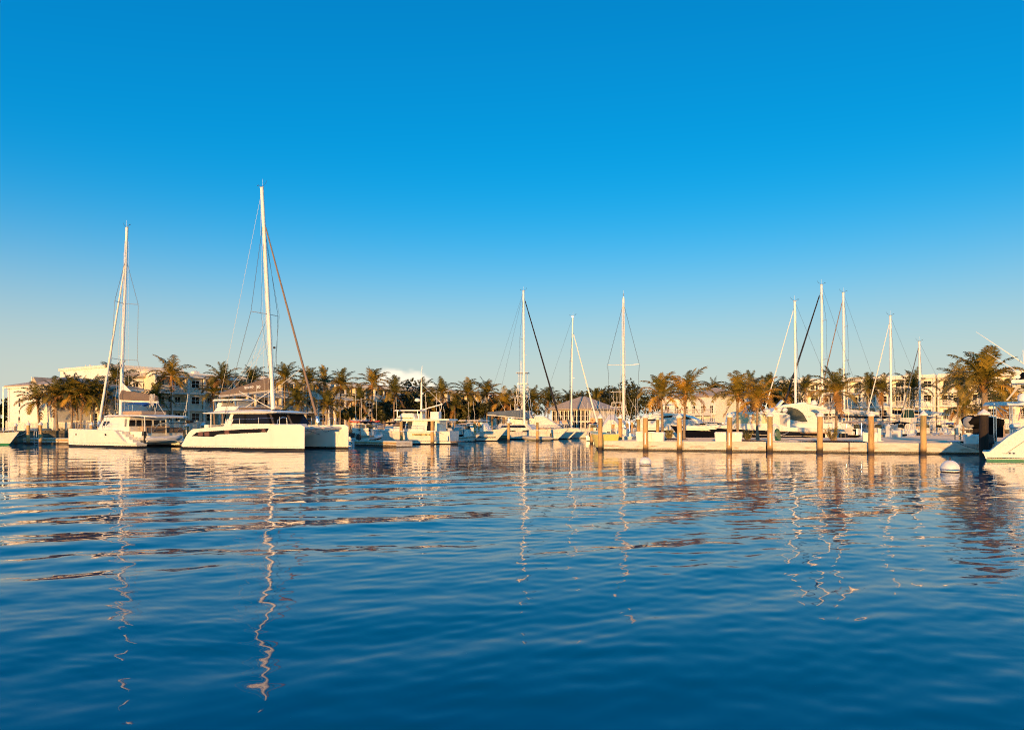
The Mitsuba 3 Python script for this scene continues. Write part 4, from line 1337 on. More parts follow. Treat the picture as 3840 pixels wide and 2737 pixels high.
def big_catamaran():
    key = thing('catamaran', 'large white catamaran with lettered brown sail bag and dark saloon windows', 'catamaran', (-30.26, 74.5, 0), -26.5)
    L, Y = 14.9, 3.0
    def sheer(t):
        x = t * L
        if x < 1.7:
            return float(np.interp(x, [0, .25, .8, 1.3, 1.7], [.42, .62, 1.40, 1.80, 1.93]))
        return float(np.interp(x, [1.7, 5, 11, 14.5, 14.78, 14.9], [1.93, 2.14, 2.30, 2.36, 2.30, 2.12]))
    for sd in (-1, 1):
        h, shift = cat_hull(key, sd * Y, L, sheer, 1.5, p=4.2, mid=.35, rake=.03, fine=.75, wl=.80)
        xs = np.array([1.5, 2.15, 2.8, 4.3, 4.45, 4.95, 6, 8, 10, 11.05, 11.3])
        zb = [1.25, 1.235, 1.22, 1.21, 1.215, 1.42, 1.46, 1.54, 1.62, 1.66, 1.985]
        zt = [1.27, 1.60, 1.66, 1.74, 1.75, 1.77, 1.82, 1.90, 1.96, 1.985, 1.995]
        for s2 in (-1, 1):
            if s2 != sd:
                continue
            put(key, 'hull_window', shift(h.strip(s2, xs / L, zb, zt)), 'tint_glass')
            for a, b in ((2.35, 3.05), (3.25, 3.9), (5.9, 6.5), (10.5, 10.9)):
                q = np.array([a, b])
                lo = np.interp(q, xs, zb) + .04
                hi = np.interp(q, xs, zt) - .04
                put(key, 'window_blind', shift(h.strip(s2, q / L, lo, hi, .02)), 'brown_glass')
            put(key, 'cove_line', shift(h.strip(s2, np.linspace(.05, .97, 14), np.full(14, .32), np.full(14, .345), .01)), 'canvas_grey')
        # stern steps
        g = G()
        for k in range(4):
            g.box(.05 + .38 * k, .5 + .38 * k, sd * Y - .50, sd * Y + .50, .25, .50 + .36 * k)
        put(key, 'stern_steps', g, 'gelcoat')
        put(key, 'guard_rail', G().tube([[x, sd * (Y + .55 if x < 11 else Y + .40), sheer(x / L) + .62] for x in (6.2, 8, 10, 11.6)], .014, 4), 'steel')
        for x in (5.75, 7.55, 9.9, 12.3):
            put(key, 'stanchion', G().cyl(x, sd * (Y + .5 - (.12 if x > 12 else 0)), sheer(x / L) - .02, sheer(x / L) + .72, .030, .022, 8), 'mast_paint')
        put(key, 'bow_rail', G().tube([[12.0, sd * 3.35, 2.3], [12.05, sd * 3.3, 2.75], [12.5, sd * 3.25, 2.98], [13.0, sd * 3.2, 2.95], [13.05, sd * 3.2, 2.32]], .028, 6), 'steel')
    # bridge deck with its rounded nacelle, crossbeam, nets
    rings = []
    for x, zb, zt, w in ((1.3, 1.05, 1.75, 2.4), (5, .95, 1.95, 2.4), (9.5, .95, 2.05, 2.4), (10.9, 1.10, 2.06, 2.1), (11.7, 1.45, 2.07, 1.6), (12.1, 1.85, 2.07, 1.2)):
        rings.append([[x, -w, zt], [x, -w, zb + .35], [x, -w * .6, zb], [x, w * .6, zb], [x, w, zb + .35], [x, w, zt]])
    put(key, 'bridge_deck', G().loft(np.array(rings)[:, ::-1]), 'gelcoat', smooth=35)
    put(key, 'crossbeam', G().tube([[14.15, -2.7, 2.02], [14.15, 2.7, 2.02]], .11, 10), 'mast_bare', smooth=50)
    put(key, 'bowsprit', G().tube([[11.9, 0, 2.0], [14.6, 0, 2.02]], .08, 8).tube([[14.15, -2.4, 2.02], [14.4, 0, 2.32], [14.15, 2.4, 2.02]], .025, 5), 'mast_bare')
    for sd in (-1, 1):
        g = G()
        for k in range(15):
            x = 11.2 + 2.85 * k / 14
            g.bar([x, sd * .1, 2.03], [x, sd * 2.45, 2.03], .03, .012)
        for k in range(12):
            y = .15 + 2.25 * k / 11
            g.bar([11.2, sd * y, 2.045], [14.05, sd * y, 2.045], .03, .012)
        put(key, 'trampoline', g, 'canvas_grey', kind='stuff')
    put(key, 'anchor_line', G().tube([[14.2, -.2, 1.95], [13.2, -.7, 1.75], [12.6, -2.2, 1.95]], .02, 4).tube([[14.1, .1, 1.92], [13.4, 1.4, 1.66], [14.0, 2.6, 1.95]], .02, 4), 'rope_dark')
    # saloon
    b, t = (4.4, 10.75, 2.55, 2.50), (5.0, 9.75, 2.45, 2.30)
    put(key, 'saloon', frustum(b, t, 2.02, 3.36, .3), 'gelcoat', smooth=20)
    for f in 'sp':
        a0, a1 = (.145, .985) if f == 's' else (.015, .855)
        put(key, 'saloon_window', patch(b, t, 2.02, 3.36, f, a0, a1, .30, .98, .02), 'tint_glass')
        put(key, 'saloon_side', patch(b, t, 2.02, 3.36, f, *((.0, .15) if f == 's' else (.85, 1.)), .02, .62, .05, slant=.03 if f == 's' else -.03), 'gelcoat')
        m0 = (.42, .47) if f == 's' else (.53, .58)
        put(key, 'window_mullion', patch(b, t, 2.02, 3.36, f, *m0, .30, .98, .03), 'black_gel')
    put(key, 'windscreen', patch(b, t, 2.02, 3.36, 'f', -.035, 1.035, .30, .98, .02), 'tint_glass')
    for u in (.02, .5):
        put(key, 'windscreen_pillar', patch(b, t, 2.02, 3.36, 'f', u, u + .05, .30, .98, .035, slant=.035), 'canvas_taupe')
    # coach roof with its brow and the overhang aft
    rings = []
    for x, zb, zt, w in ((1.1, 3.43, 3.50, 1.6), (1.35, 3.40, 3.56, 2.25), (2.4, 3.38, 3.60, 2.5), (5, 3.37, 3.74, 2.72), (8, 3.37, 3.78, 2.68), (9.8, 3.38, 3.66, 2.55), (10.55, 3.40, 3.54, 2.35), (10.75, 3.43, 3.48, 2.1)):
        rings.append([[x, -w, zb + .02], [x, -w * 1.01, zb + .10], [x, -w * .93, zt - .04], [x, -w * .5, zt], [x, w * .5, zt], [x, w * .93, zt - .04], [x, w * 1.01, zb + .10], [x, w, zb + .02]])
    put(key, 'coach_roof', G().loft(np.array(rings)[:, ::-1]), 'gelcoat', smooth=35)
    put(key, 'roof_hatch', G().box(8.9, 9.5, -.9, -.3, 3.72, 3.80, .02).box(8.9, 9.5, .3, .9, 3.72, 3.80, .02), 'tint_glass')
    # aft arch and cockpit
    for y in (-2.1, 2.1):
        put(key, 'roof_post', G().tube([[2.3, y, 1.7], [2.3, y, 3.42]], .05, 8), 'gelcoat')
    put(key, 'stern_seat', G().box(1.2, 1.8, -2.0, 2.0, 1.75, 2.35, .06), 'gelcoat')
    put(key, 'cockpit_table', G().box(2.8, 3.8, -1.4, .2, 2.40, 2.46, .02).cyl(3.3, -.6, 1.8, 2.4, .08), 'gelcoat')
    put(key, 'saloon_door', G().box(4.42, 4.46, -1.4, 1.4, 2.05, 3.3), 'tint_glass', tw=T().translate([-.06, 0, 0]))
    # flybridge
    b2, t2 = (1.9, 5.3, 1.7, 1.6), (2.3, 5.0, 1.5, 1.4)
    fk = put(key, 'flybridge', frustum(b2, t2, 3.55, 4.12, .25), 'gelcoat', smooth=25)
    put(fk, 'seat_back', frustum((1.7, 2.5, 1.0, 1.0), (1.8, 2.35, .9, .9), 4.122, 4.5, .1), 'gelcoat', smooth=25)
    put(fk, 'cushion', G().box(5.2, 7.2, -1.5, 1.5, 3.75, 3.98, .08), 'canvas_taupe')
    put(fk, 'cushion', G().box(2.6, 4.4, -1.2, 1.2, 4.122, 4.2, .03), 'canvas_taupe')
    put(key, 'hardtop', frustum((1.2, 5.1, 1.25, 1.1), (1.35, 4.95, 1.15, 1.0), 4.68, 4.84, .3), 'gelcoat', smooth=25)
    for x, y in ((1.6, -1.0), (1.6, 1.0), (4.3, -1.0), (4.3, 1.0)):
        put(key, 'hardtop_post', G().tube([[x + .1, y, 3.6], [x, y, 4.7]], .035, 6), 'steel')
    put(key, 'helm_screen', G().box(4.45, 4.5, -.9, .9, 4.122, 4.62), 'clear_vinyl')
    # rig
    mx = 8.25
    mast_rig(key, mx, 3.72, 25.2, 1.45, .185, 'mast_paint', ((.43, 1.75),), (5.1, 3.35, 2.2), (13.95, 2.1), .86, 'sail_brown', .105, None, True, None, 4, .026, .45)
    P = lambda u: np.array([mx - 1.45 * u, 0, 3.72 + 21.5 * u])
    for sd in (-1, 1):
        put(key, 'diamond_stay', G().tube([P(.08), P(.43) + [.25, sd * 1.2, 0], P(.80)], .016, 4), 'wire')
        put(key, 'lazy_line', G().tube([P(.42) + [-.2, sd * .2, 0], [mx - 3.2, sd * .32, 6.4]], .014, 4).tube([P(.3) + [-.2, sd * .2, 0], [mx - 5.6, sd * .3, 5.9]], .014, 4), 'rope_white')
    put(key, 'topping_lift', G().tube([P(.99), [1.3, 0, 5.45]], .016, 4), 'rope_white')
    put(key, 'mast_brace', G().tube([[mx + .1, -.1, 3.8], [mx - 3.0, -1.4, 5.55]], .03, 5).tube([[mx - 3.0, -1.0, 3.8], [mx - .3, -.1, 5.5]], .03, 5), 'mast_paint')
    put(key, 'headsail_sheet', G().tube([[mx + .2, -.3, 5.5], P(.0) + [3.4, 0, 3.8]], .022, 4), 'rope_white')
    put(key, 'steaming_light', G().box(mx + .05, mx + .25, -.08, .08, 9.6, 9.8, .02), 'rope_dark')
    g = G().tube([[mx - .15, 0, 5.62], [1.15, 0, 5.20]], .16, 8)
    put(key, 'boom', g, 'mast_bare', smooth=40)
    rings = []
    for s in np.linspace(0, 1, 16):
        x, zb, hgt = lerp(mx - .2, 1.35, s), lerp(5.72, 5.28, s), lerp(1.30, .30, s ** .9)
        w = lerp(.30, .16, s)
        k = 1 + .02 * math.sin(s * 40)
        rings.append([[x, -w, zb], [x, -w * 1.12 * k, zb + hgt * .4], [x, -w * .5, zb + hgt * .9], [x, 0, zb + hgt], [x, w * .5, zb + hgt * .9], [x, w * 1.12 * k, zb + hgt * .4], [x, w, zb]])
    sk = put(key, 'sail_bag', G().loft(np.array(rings)), 'canvas_taupe', smooth=40)
    r = unit([mx - .2 - 1.35, 0, 5.72 - 5.28])
    u = unit(np.cross([0, -1.0, 0], r) * -1)
    q = np.array([4.75, -.315, 6.02])
    text_on(sk, 'LEOPARD', q, r, .20, 'letter_white', u, bold=True)
    text_on(sk, '|', q + r * 1.55 + np.array([0, 0, -.09]), r, .36, 'letter_white', u)
    text_on(sk, '50', q + r * 1.68 + np.array([0, 0, -.03]), r, .27, 'letter_white', u, bold=True)
    put(key, 'mooring_line', G().tube([[.3, -3.4, .7], [-2, -3.6, .9], [-4.5, -2.5, 1.1]], .018, 4), 'rope_white')


def left_catamaran():
    key = thing('catamaran', 'smaller white catamaran at left with brown sail cover and blue awning', 'catamaran', (-35.0, 76.5, 0), 150.6)
    L, Y = 12.8, 2.75
    def sheer(t):
        x = t * L
        return float(np.interp(x, [0, .1, 1.6, 1.75, 3.4, 7, 11.5, 12.6, 12.8], [.42, .46, .50, .55, 1.78, 1.84, 1.92, 1.94, 1.86]))
    for sd in (-1, 1):
        h, shift = cat_hull(key, sd * Y, L, sheer, 1.5, 'gelcoat', p=3.0, mid=.35, rake=.05, bz=.20, x0=1.2)
        put(key, 'rub_line', shift(h.strip(sd, np.linspace(.13, .97, 12), np.full(12, .42), np.full(12, .45), .012)), 'canvas_grey')
        for x in (4.8, 10.6):
            put(key, 'port_light', shift(h.strip(sd, np.array([x, x + .28]) / L, [1.22, 1.22], [1.42, 1.42], .015)), 'tint_glass')
        g = G()
        for k in range(5):
            g.box(1.5 + .6 * k, 2.4 + .6 * k, sd * Y - .45, sd * Y + .38, .3, .56 + .27 * k)
        put(key, 'stern_steps', g, 'gelcoat')
        put(key, 'guard_rail', G().tube([[x, sd * (Y + .6), 2.5 - (.0 if x < 11.5 else .05)] for x in (5.4, 8, 11, 13.4)], .014, 4).tube([[x, sd * (Y + .6), 2.2] for x in (5.4, 8, 11, 13.4)], .010, 4), 'steel')
        for x in (5.4, 7.4, 9.4, 11.4, 13.4):
            put(key, 'stanchion', G().cyl(x, sd * (Y + .58), 1.8, 2.5, .016, n=6), 'steel')
    put(key, 'bridge_deck', G().box(1.4, 11.3, -2.2, 2.2, .75, 1.66, .1), 'gelcoat')
    put(key, 'crossbeam', G().tube([[13.4, -2.6, 1.75], [13.4, 2.6, 1.75]], .10, 8), 'mast_bare')
    b, t = (4.1, 10.0, 2.55, 2.3), (4.2, 8.9, 2.4, 2.1)
    ck = put(key, 'saloon', frustum(b, t, 1.60, 3.15, .35), 'gelcoat', smooth=20)
    for f in 'sp':
        for u in ((.62, .71), (.74, .83), (.10, .30), (.34, .54)):
            a0, a1 = u if f == 's' else (1 - u[1], 1 - u[0])
            put(ck, 'window', patch(b, t, 1.6, 3.15, f, a0, a1, .42, .72), 'tint_glass')
    for u0, u1, v0 in ((.06, .20, .38), (.22, .34, .38), (.38, .58, .18), (.63, .77, .38), (.81, .93, .38)):
        fk = put(ck, 'aft_window', patch(b, t, 1.6, 3.15, 'a', u0, u1, v0, .80), 'tint_glass')
    put(ck, 'cabin_panel', patch(b, t, 1.6, 3.15, 'p', .86, .97, .36, .88), 'canvas_grey')
    rings = []
    for x, w, zt in ((.55, 1.6, 3.22), (.8, 2.3, 3.28), (1.8, 2.75, 3.36), (4.2, 2.85, 3.40), (5.6, 2.6, 3.40), (8.0, 2.1, 3.42), (9.0, 1.9, 3.34)):
        rings.append([[x, -w, zt - .16], [x, -w * .96, zt - .03], [x, 0, zt + .02], [x, w * .96, zt - .03], [x, w, zt - .16]])
    put(key, 'hardtop', G().loft(np.array(rings)[:, ::-1]), 'gelcoat', smooth=40)
    for y in (-2.4, 2.4, 0):
        put(key, 'hardtop_post', G().tube([[1.2, y, 1.3], [1.25, y, 3.2]], .05, 8), 'gelcoat')
    put(key, 'cockpit_seat', G().box(1.3, 2.0, -2.1, 2.1, 1.5, 2.05, .06), 'canvas_taupe')
    put(key, 'cockpit_cushion', G().box(3.3, 3.8, -2.0, 1.2, 1.662, 2.2, .06), 'seat_tan')
    # flybridge with the blue awning
    put(key, 'helm_seat', G().box(3.2, 6.4, -1.5, 1.5, 3.42, 3.78, .08), 'seat_tan')
    bimini(key, 3.3, 6.6, 1.3, 3.5, 4.72, 'canvas_blue', 'awning')
    mx = 9.0
    mast_rig(key, mx, 3.3, 23.7, 1.15, .16, 'mast_paint', ((.30, 1.5), (.60, 1.35)), (7.2, 3.15, 1.9), (13.1, 1.8), .84, 'sail_white', .13, None, True, .33, 4, .024, .4)
    boom_and_cover(key, mx - .1, 4.98, 2.6, 4.72, 1.15, .62, 'canvas_taupe', .26, 'mast_paint', .13)
    put(key, 'mainsail_clew', G().loft([[[mx - .2, -.03, 6.1], [mx - 1.9, -.03, 5.95], [mx - .25, -.03, 7.0]], [[mx - .2, .03, 6.1], [mx - 1.9, .03, 5.95], [mx - .25, .03, 7.0]]]), 'sail_white')
    g = G()
    for k in range(4):
        g.tube([[2.7 + .22 * k, .3, 5.6], [2.8 + .2 * k, .34, 4.4 - .2 * (k % 2)], [3.0 + .2 * k, .3, 4.5], [2.95 + .2 * k, .2, 5.5]], .03, 5)
    put(key, 'coiled_line', g, 'rope_white')
    put(key, 'mainsheet', G().tube([[2.7, 0, 4.7], [2.2, .6, 3.4]], .025, 4).tube([[2.7, 0, 4.7], [2.2, -.6, 3.4]], .025, 4), 'rope_white')
    # davits with a solar panel and the barbecue
    for y in (-1.4, 1.4):
        put(key, 'davit', G().tube([[1.5, y, 1.5], [.4, y, 2.45], [-1.1, y, 2.5]], .045, 6), 'steel')
    put(key, 'solar_panel', G().box(-1.3, .5, -1.7, 1.7, 2.52, 2.57), 'canvas_black')
    put(key, 'grill', G().box(-.2, .4, -2.3, -1.7, 2.58, 2.85, .06), 'rubber_black')
    put(key, 'stern_rail', G().tube([[.4, 2.2, 1.4], [.4, 2.2, 2.3], [.4, -2.2, 2.3], [.4, -2.2, 1.4]], .02, 5).tube([[.4, 2.2, 1.85], [.4, -2.2, 1.85]], .016, 4), 'steel')
    put(key, 'antenna', G().tube([[1.2, -2.3, 3.3], [1.0, -2.4, 5.6]], .02, 4).tube([[1.2, -2.0, 3.3], [.6, -2.1, 4.9]], .015, 4), 'mast_paint')


big_catamaran()
left_catamaran()
rib('white inflatable dinghy hanging on the davits of the left catamaran', (-36.15, 73.1), 50, 3.5, 'rubber_pale', True, .62)


def leftmost_boat():
    pos, rz, L = pose(-190, 88, 72, 85.0)
    key = thing('motorboat', 'white motorboat with green bottom paint cut off by the left edge', 'motorboat', pos, rz)
    h = Hull(L, 3.1, 1.55, 1.1, rake=1.6, tw=.9, wl=.8, fine=.3, p=2.1)
    base_hull(key, h, 'gelcoat', 'antifoul_green', bz=.22)
    b, t = (1.5, L * .70, 1.15, .75), (1.7, L * .58, 1.0, .7)
    ck = put(key, 'cabin', frustum(b, t, 1.1, 1.95), 'gelcoat', smooth=20)
    put(ck, 'windscreen', patch(b, t, 1.1, 1.95, 'f', .1, .9, .25, .9), 'grey_glass')
    b2, t2 = (1.7, L * .52, .95, .8), (1.8, L * .46, .85, .75)
    put(key, 'upper_cabin', frustum(b2, t2, 1.952, 2.75), 'gelcoat', smooth=20)
    put(key, 'upper_window', patch(b2, t2, 1.952, 2.75, 's', .1, .9, .3, .85), 'tint_glass')
    put(key, 'upper_windscreen', patch(b2, t2, 1.952, 2.75, 'f', .05, .95, .3, .85), 'tint_glass')
    pulpit(key, h, .55, .97, .55, .1)


leftmost_boat()


def trawler():
    pos, rz, L = pose(1704, 90.0, 1391, 93.0)
    key = thing('trawler_yacht', 'white trawler yacht with stubby mast, boom and yellow name boards', 'trawler', pos, rz)
    h = Hull(L, 3.7, 1.85, 1.45, rake=1.1, tw=.88, wl=.84, fine=.32, p=2.4, sheer=lambda t: 1.5 + .1 * (1 - t) ** 2 + .30 * t ** 2.5)
    base_hull(key, h, 'gelcoat', bz=.12)
    put(key, 'boot_stripe', h.strip(1, np.linspace(.02, .96, 14), np.full(14, .34), np.full(14, .39), .012), 'navy_gel')
    put(key, 'swim_platform', G().box(-.8, 0, -1.5, 1.5, .28, .38, .03), 'teak')
    b, t = (1.5, 6.9, 1.42, 1.35), (1.5, 6.55, 1.32, 1.25)
    ck = put(key, 'cabin', frustum(b, t, 1.5, 2.88, .2), 'gelcoat', smooth=20)
    for u0, u1 in ((.06, .155), (.19, .325), (.71, .90), (.45, .47)):
        if u1 - u0 > .05:
            for f in 'ps':
                a0, a1 = (u0, u1) if f == 'p' else (1 - u1, 1 - u0)
                put(ck, 'window', patch(b, t, 1.5, 2.88, f, a0, a1, .26 if u0 < .5 else .12, .93), 'grey_glass' if .15 < u0 < .4 else 'tint_glass')
    put(ck, 'windscreen', patch(b, t, 1.5, 2.88, 'f', .06, .94, .45, .92), 'tint_glass')
    put(key, 'trunk_cabin', frustum((6.6, 9.2, 1.25, .7), (6.6, 8.9, 1.15, .6), 1.6, 2.15, .15), 'gelcoat', smooth=20)
    put(key, 'canvas_hood', frustum((6.9, 8.0, 1.0, .8), (6.9, 7.5, .9, .7), 2.152, 2.6, .2), 'canvas_taupe', smooth=30)
    put(key, 'boat_deck', frustum((.1, 7.4, 1.7, 1.55), (.15, 7.3, 1.65, 1.5), 2.882, 3.08, .15), 'gelcoat', smooth=20)
    b2, t2 = (4.6, 7.25, 1.35, 1.25), (4.9, 6.5, 1.25, 1.1)
    fk = put(key, 'flybridge', frustum(b2, t2, 3.082, 3.78, .12), 'gelcoat', smooth=20)
    bd = put(fk, 'name_board', patch(b2, t2, 3.082, 3.78, 'p', .12, .92, .04, .22, .025), 'gold_panel', label='yellow name board under the flybridge')
    text_on(bd, 'ELECTRIC', [6.95, 1.36, 3.13], (-1, 0, 0), .11, 'letter_dark', bold=True)
    text_on(bd, 'G', [5.25, 1.36, 3.13], (-1, 0, 0), .11, 'letter_dark', bold=True)
    put(key, 'helm_seat', G().box(4.0, 4.6, -.5, .5, 3.082, 3.7, .06), 'seat_white')
    # name board along the bulwark
    nb = put(key, 'name_board', h.strip(1, np.linspace(.16, .43, 8), np.full(8, 1.06), np.full(8, 1.30), .03), 'gold_panel', label='yellow name board along the hull')
    text_on(nb, 'ELECTRIC', [4.45, 1.86, 1.10], (-1, .012, 0), .15, 'letter_dark', bold=True)
    text_on(nb, 'G', [2.55, 1.875, 1.10], (-1, .012, 0), .15, 'letter_dark', bold=True)
    put(nb, 'badge', G().cyl(0, 0, 0, .02, .09, n=14), 'letter_dark', tw=T().translate([2.95, 1.885, 1.18]).rotate([1, 0, 0], -90))
    # bridge top, mast and boom
    put(key, 'bridge_top', frustum((4.0, 7.7, 1.25, 1.0), (4.1, 7.5, 1.15, .9), 4.05, 4.22, .2), 'canvas_white', smooth=20)
    for x in (4.3, 7.0):
        for y in (-1, 1):
            put(key, 'bridge_post', G().tube([[x, y, 3.1], [x + .1, y, 4.06]], .03, 5), 'steel')
    put(key, 'bridge_awning', frustum((5.2, 6.9, .7, .7), (5.6, 6.5, .5, .5), 4.222, 4.45, .1), 'canvas_black', smooth=30)
    mx = 4.35
    mk = put(key, 'mast', G().tube([[mx, 0, 3.08], [mx - .05, 0, 7.6]], [.14, .10], 10), 'mast_paint', smooth=40)
    put(mk, 'antenna', G().tube([[mx - .05, 0, 7.6], [mx - .12, 0, 9.6]], .03, 5), 'mast_paint')
    put(mk, 'radar', G().lathe([(.05, 5.2), (.32, 5.25), (.34, 5.45), (.25, 5.6), (.04, 5.65)], mx + .5, 0, 14), 'box_white', smooth=40)
    put(mk, 'spotlight', G().ball([mx - .2, 0, 6.2], .13, 1), 'box_white')
    put(key, 'boom', G().tube([[mx - .1, 0, 4.2], [1.55, 0, 4.9]], .075, 8), 'mast_paint')
    put(key, 'boom_lift', G().tube([[mx - .05, 0, 7.4], [1.55, 0, 4.9]], .025, 4), 'rope_white')
    put(key, 'boom_prop', G().tube([[1.6, 0, 4.9], [2.0, 0, 3.1]], .03, 5), 'mast_paint')
    put(key, 'deck_box', G().box(1.6, 2.7, .2, 1.2, 3.082, 3.95, .05), 'box_white')
    put(key, 'radio_antenna', G().tube([[3.4, .9, 3.1], [3.35, .95, 6.2]], .022, 4).tube([[2.7, -.9, 3.1], [2.65, -.95, 6.3]], .022, 4), 'mast_paint')
    for x in (2.9, 3.3, 1.2):
        put(key, 'fender', G().lathe([(.02, .72), (.11, .78), (.12, 1.1), (.10, 1.3), (.03, 1.36)], 0, 0, 10), 'buoy_white', smooth=40, tw=T().translate([x - 1.0, 1.93, -.3]))
    pulpit(key, h, .3, .98, .7, .085)


trawler()


def express(label, pos, rz, L, B, profile, windows, hull='gelcoat', z=(2.0, 1.4), win='tint_glass', half=.40, name='motor_yacht', boot='antifoul', bz=.12, hkw=None, wmats=None):
    """motor yacht whose superstructure is given by its side outline; windows: outlines set flush into both sides"""
    key = thing(name, label, 'motor yacht', pos, rz)
    h = Hull(L, B, z[0], z[1], **{**dict(rake=1.8, tw=.9, wl=.82, fine=.3, p=2.2, curve=1.5), **(hkw or {})})
    base_hull(key, h, hull, boot, bz)
    w = B * half
    from shapely.geometry import Polygon
    P = Polygon(profile)
    g = G()
    g.prism(list(P.exterior.coords)[:-1], -w * .86, w * .86)
    inner = P.buffer(-.16)
    put(key, 'superstructure', g, 'gelcoat', smooth=30)
    for sd in (-1, 1):
        a, b = sorted((sd * w * .861, sd * w))
        k = put(key, 'cabin_side', G().prism(list(inner.exterior.coords)[:-1], a, b), 'gelcoat', smooth=30)
        for i, poly in enumerate(windows):
            a2, b2 = sorted((sd * (w - .002), sd * (w + .015)))
            put(k, 'window', G().prism(poly, a2, b2), (wmats[i] if wmats else win))
    return key, h


def navy_yacht():
    pos, rz, L = pose(3072, 90.0, 2512, 91.0)
    s = lambda px: (3072 - px) / 560 * L
    z = lambda py: zat(py, 90.5)
    prof = [(s(2950), 1.5), (s(2950), z(1558)), (s(2930), z(1549)), (s(2760), z(1544)), (s(2738), z(1550)), (s(2728), z(1592)), (s(2690), z(1595)), (s(2560), z(1600)), (s(2545), 1.7)]
    wins = [[(s(2738), z(1588)), (s(2798), z(1588)), (s(2798), z(1553)), (s(2752), z(1553))], [(s(2808), z(1588)), (s(2838), z(1588)), (s(2838), z(1553)), (s(2808), z(1553))],
            [(s(2843), z(1588)), (s(2878), z(1588)), (s(2878), z(1553)), (s(2843), z(1553))], [(s(2912), z(1592)), (s(2936), z(1600)), (s(2936), z(1556)), (s(2908), z(1556))]]
    wins = [w[::-1] for w in wins]
    key, h = express('navy hulled motor yacht with pale green pilothouse windows behind the pier', pos, rz, L, 4.6, prof, wins, 'navy_gel', (2.35, 1.55), 'green_glass', .36, bz=-.2, wmats=['green_glass', 'green_glass', 'green_glass', 'clear_vinyl'])
    for sd in (-1, 1):
        put(key, 'toe_rail', h.rail(sd, .03, .045), 'gelcoat')
        put(key, 'cove_line', h.strip(sd, np.linspace(.02, .5, 12), [h.sheer(t) - .62 for t in np.linspace(.02, .5, 12)], [h.sheer(t) - .57 for t in np.linspace(.02, .5, 12)], .012), 'gelcoat')
        for px in (2626, 2660):
            put(key, 'deck_port', G().box(s(px) - .32, s(px) + .32, sd * 1.66 - .02, sd * 1.66 + .02, z(1594), z(1588), .0), 'tint_glass' if px < 2640 else 'steel')
    put(key, 'bow_fitting', G().bar([L - .3, 0, 2.3], [L + .5, 0, 2.45], .3, .08), 'steel')
    put(key, 'white_bulwark', h.body(1.5, n=20, m=3, t0=.02, t1=.30, dz=.42), 'gelcoat', smooth=35)
    put(key, 'swim_platform', G().box(-.2, 3.0, 1.9, 2.9, z(1625), z(1620), .03).box(-1.0, 0, -2.0, 2.0, .5, .62, .03), 'teak')
    put(key, 'radar_mast', G().bar([s(2895), 0, z(1549)], [s(2935), 0, z(1503)], .9, .25), 'gelcoat')
    put(key, 'radar', G().lathe([(.05, 0), (.46, .03), (.48, .25), (.35, .36), (.05, .4)], s(2876), 0, 14), 'box_white', smooth=40, tw=T().translate([0, 0, float(z(1546))]))
    put(key, 'satellite_dome', G().ball([s(2915), .7, z(1538)], .32, 2).ball([s(2938), .7, z(1539)], .32, 2), 'box_white', smooth=True)
    put(key, 'roof_rack', G().box(s(2800), s(2770), -.8, .8, z(1544), z(1541)), 'canvas_grey')
    flag(key, [.8, 1.7, 1.62], 1.0, .62, .75)
    pulpit(key, h, .62, .985, .62, .06)


def gt_cruiser():
    pos, rz, L = pose(3196, 101.0, 2770, 102.0)
    s = lambda px: (3196 - px) / 426 * L
    z = lambda py: zat(py, 101)
    prof = [(s(3075), 1.6), (s(3066), z(1600)), (s(3052), z(1572)), (s(3038), z(1548)), (s(3022), z(1540)), (s(3034), z(1537)), (s(3086), z(1536)), (s(3082), z(1531)), (s(3040), z(1521)), (s(3000), z(1514)), (s(2960), z(1514)), (s(2925), z(1520)), (s(2895), z(1533)), (s(2850), z(1570)), (s(2815), z(1600)), (s(2800), 1.8)]
    wins = [[(s(3013), z(1582)), (s(2990), z(1582)), (s(2960), z(1576)), (s(2938), z(1572)), (s(2900), z(1556)), (s(2922), z(1528)), (s(2950), z(1528)), (s(2975), z(1535)), (s(2995), z(1550))]]
    key, h = express('white express cruiser with arched hardtop behind the navy yacht', pos, rz, L, 4.5, prof, wins, 'gelcoat', (2.3, 1.9), 'grey_glass', .42)
    k = put(key, 'emblem', G().cyl(0, 0, 0, .01, .02, n=8), 'letter_dark', tw=T().translate([float(s(3019)), float(4.5 * .42 + .01), float(z(1567))]))
    text_on(k, 'GT', [s(3014), 4.5 * .42 + .004, z(1566)], (-1, 0, 0), .17, 'letter_dark', bold=True)
    put(key, 'cockpit_coaming', frustum((s(3150), s(3070), 1.9, 1.9), (s(3140), s(3060), 1.8, 1.8), 1.7, z(1588), .2), 'gelcoat', smooth=25)
    put(key, 'dome_antenna', G().lathe([(.3, z(1519)), (.42, z(1517)), (.40, z(1508)), (.25, z(1502)), (.04, z(1499))], s(3053), 0, 14), 'box_white', smooth=40)
    put(key, 'horn_rack', G().box(s(3020), s(2990), -.6, .6, z(1514), z(1509)).cyl(s(3005), .3, z(1509), z(1500), .05, .03, 8), 'box_white')
    put(key, 'cover', frustum((.3, s(3120), 1.9, 1.9), (s(3165), s(3105), 1.5, 1.6), 1.9, z(1583), .2), 'canvas_white', smooth=25)
    pulpit(key, h, .7, .98, .6, .07)


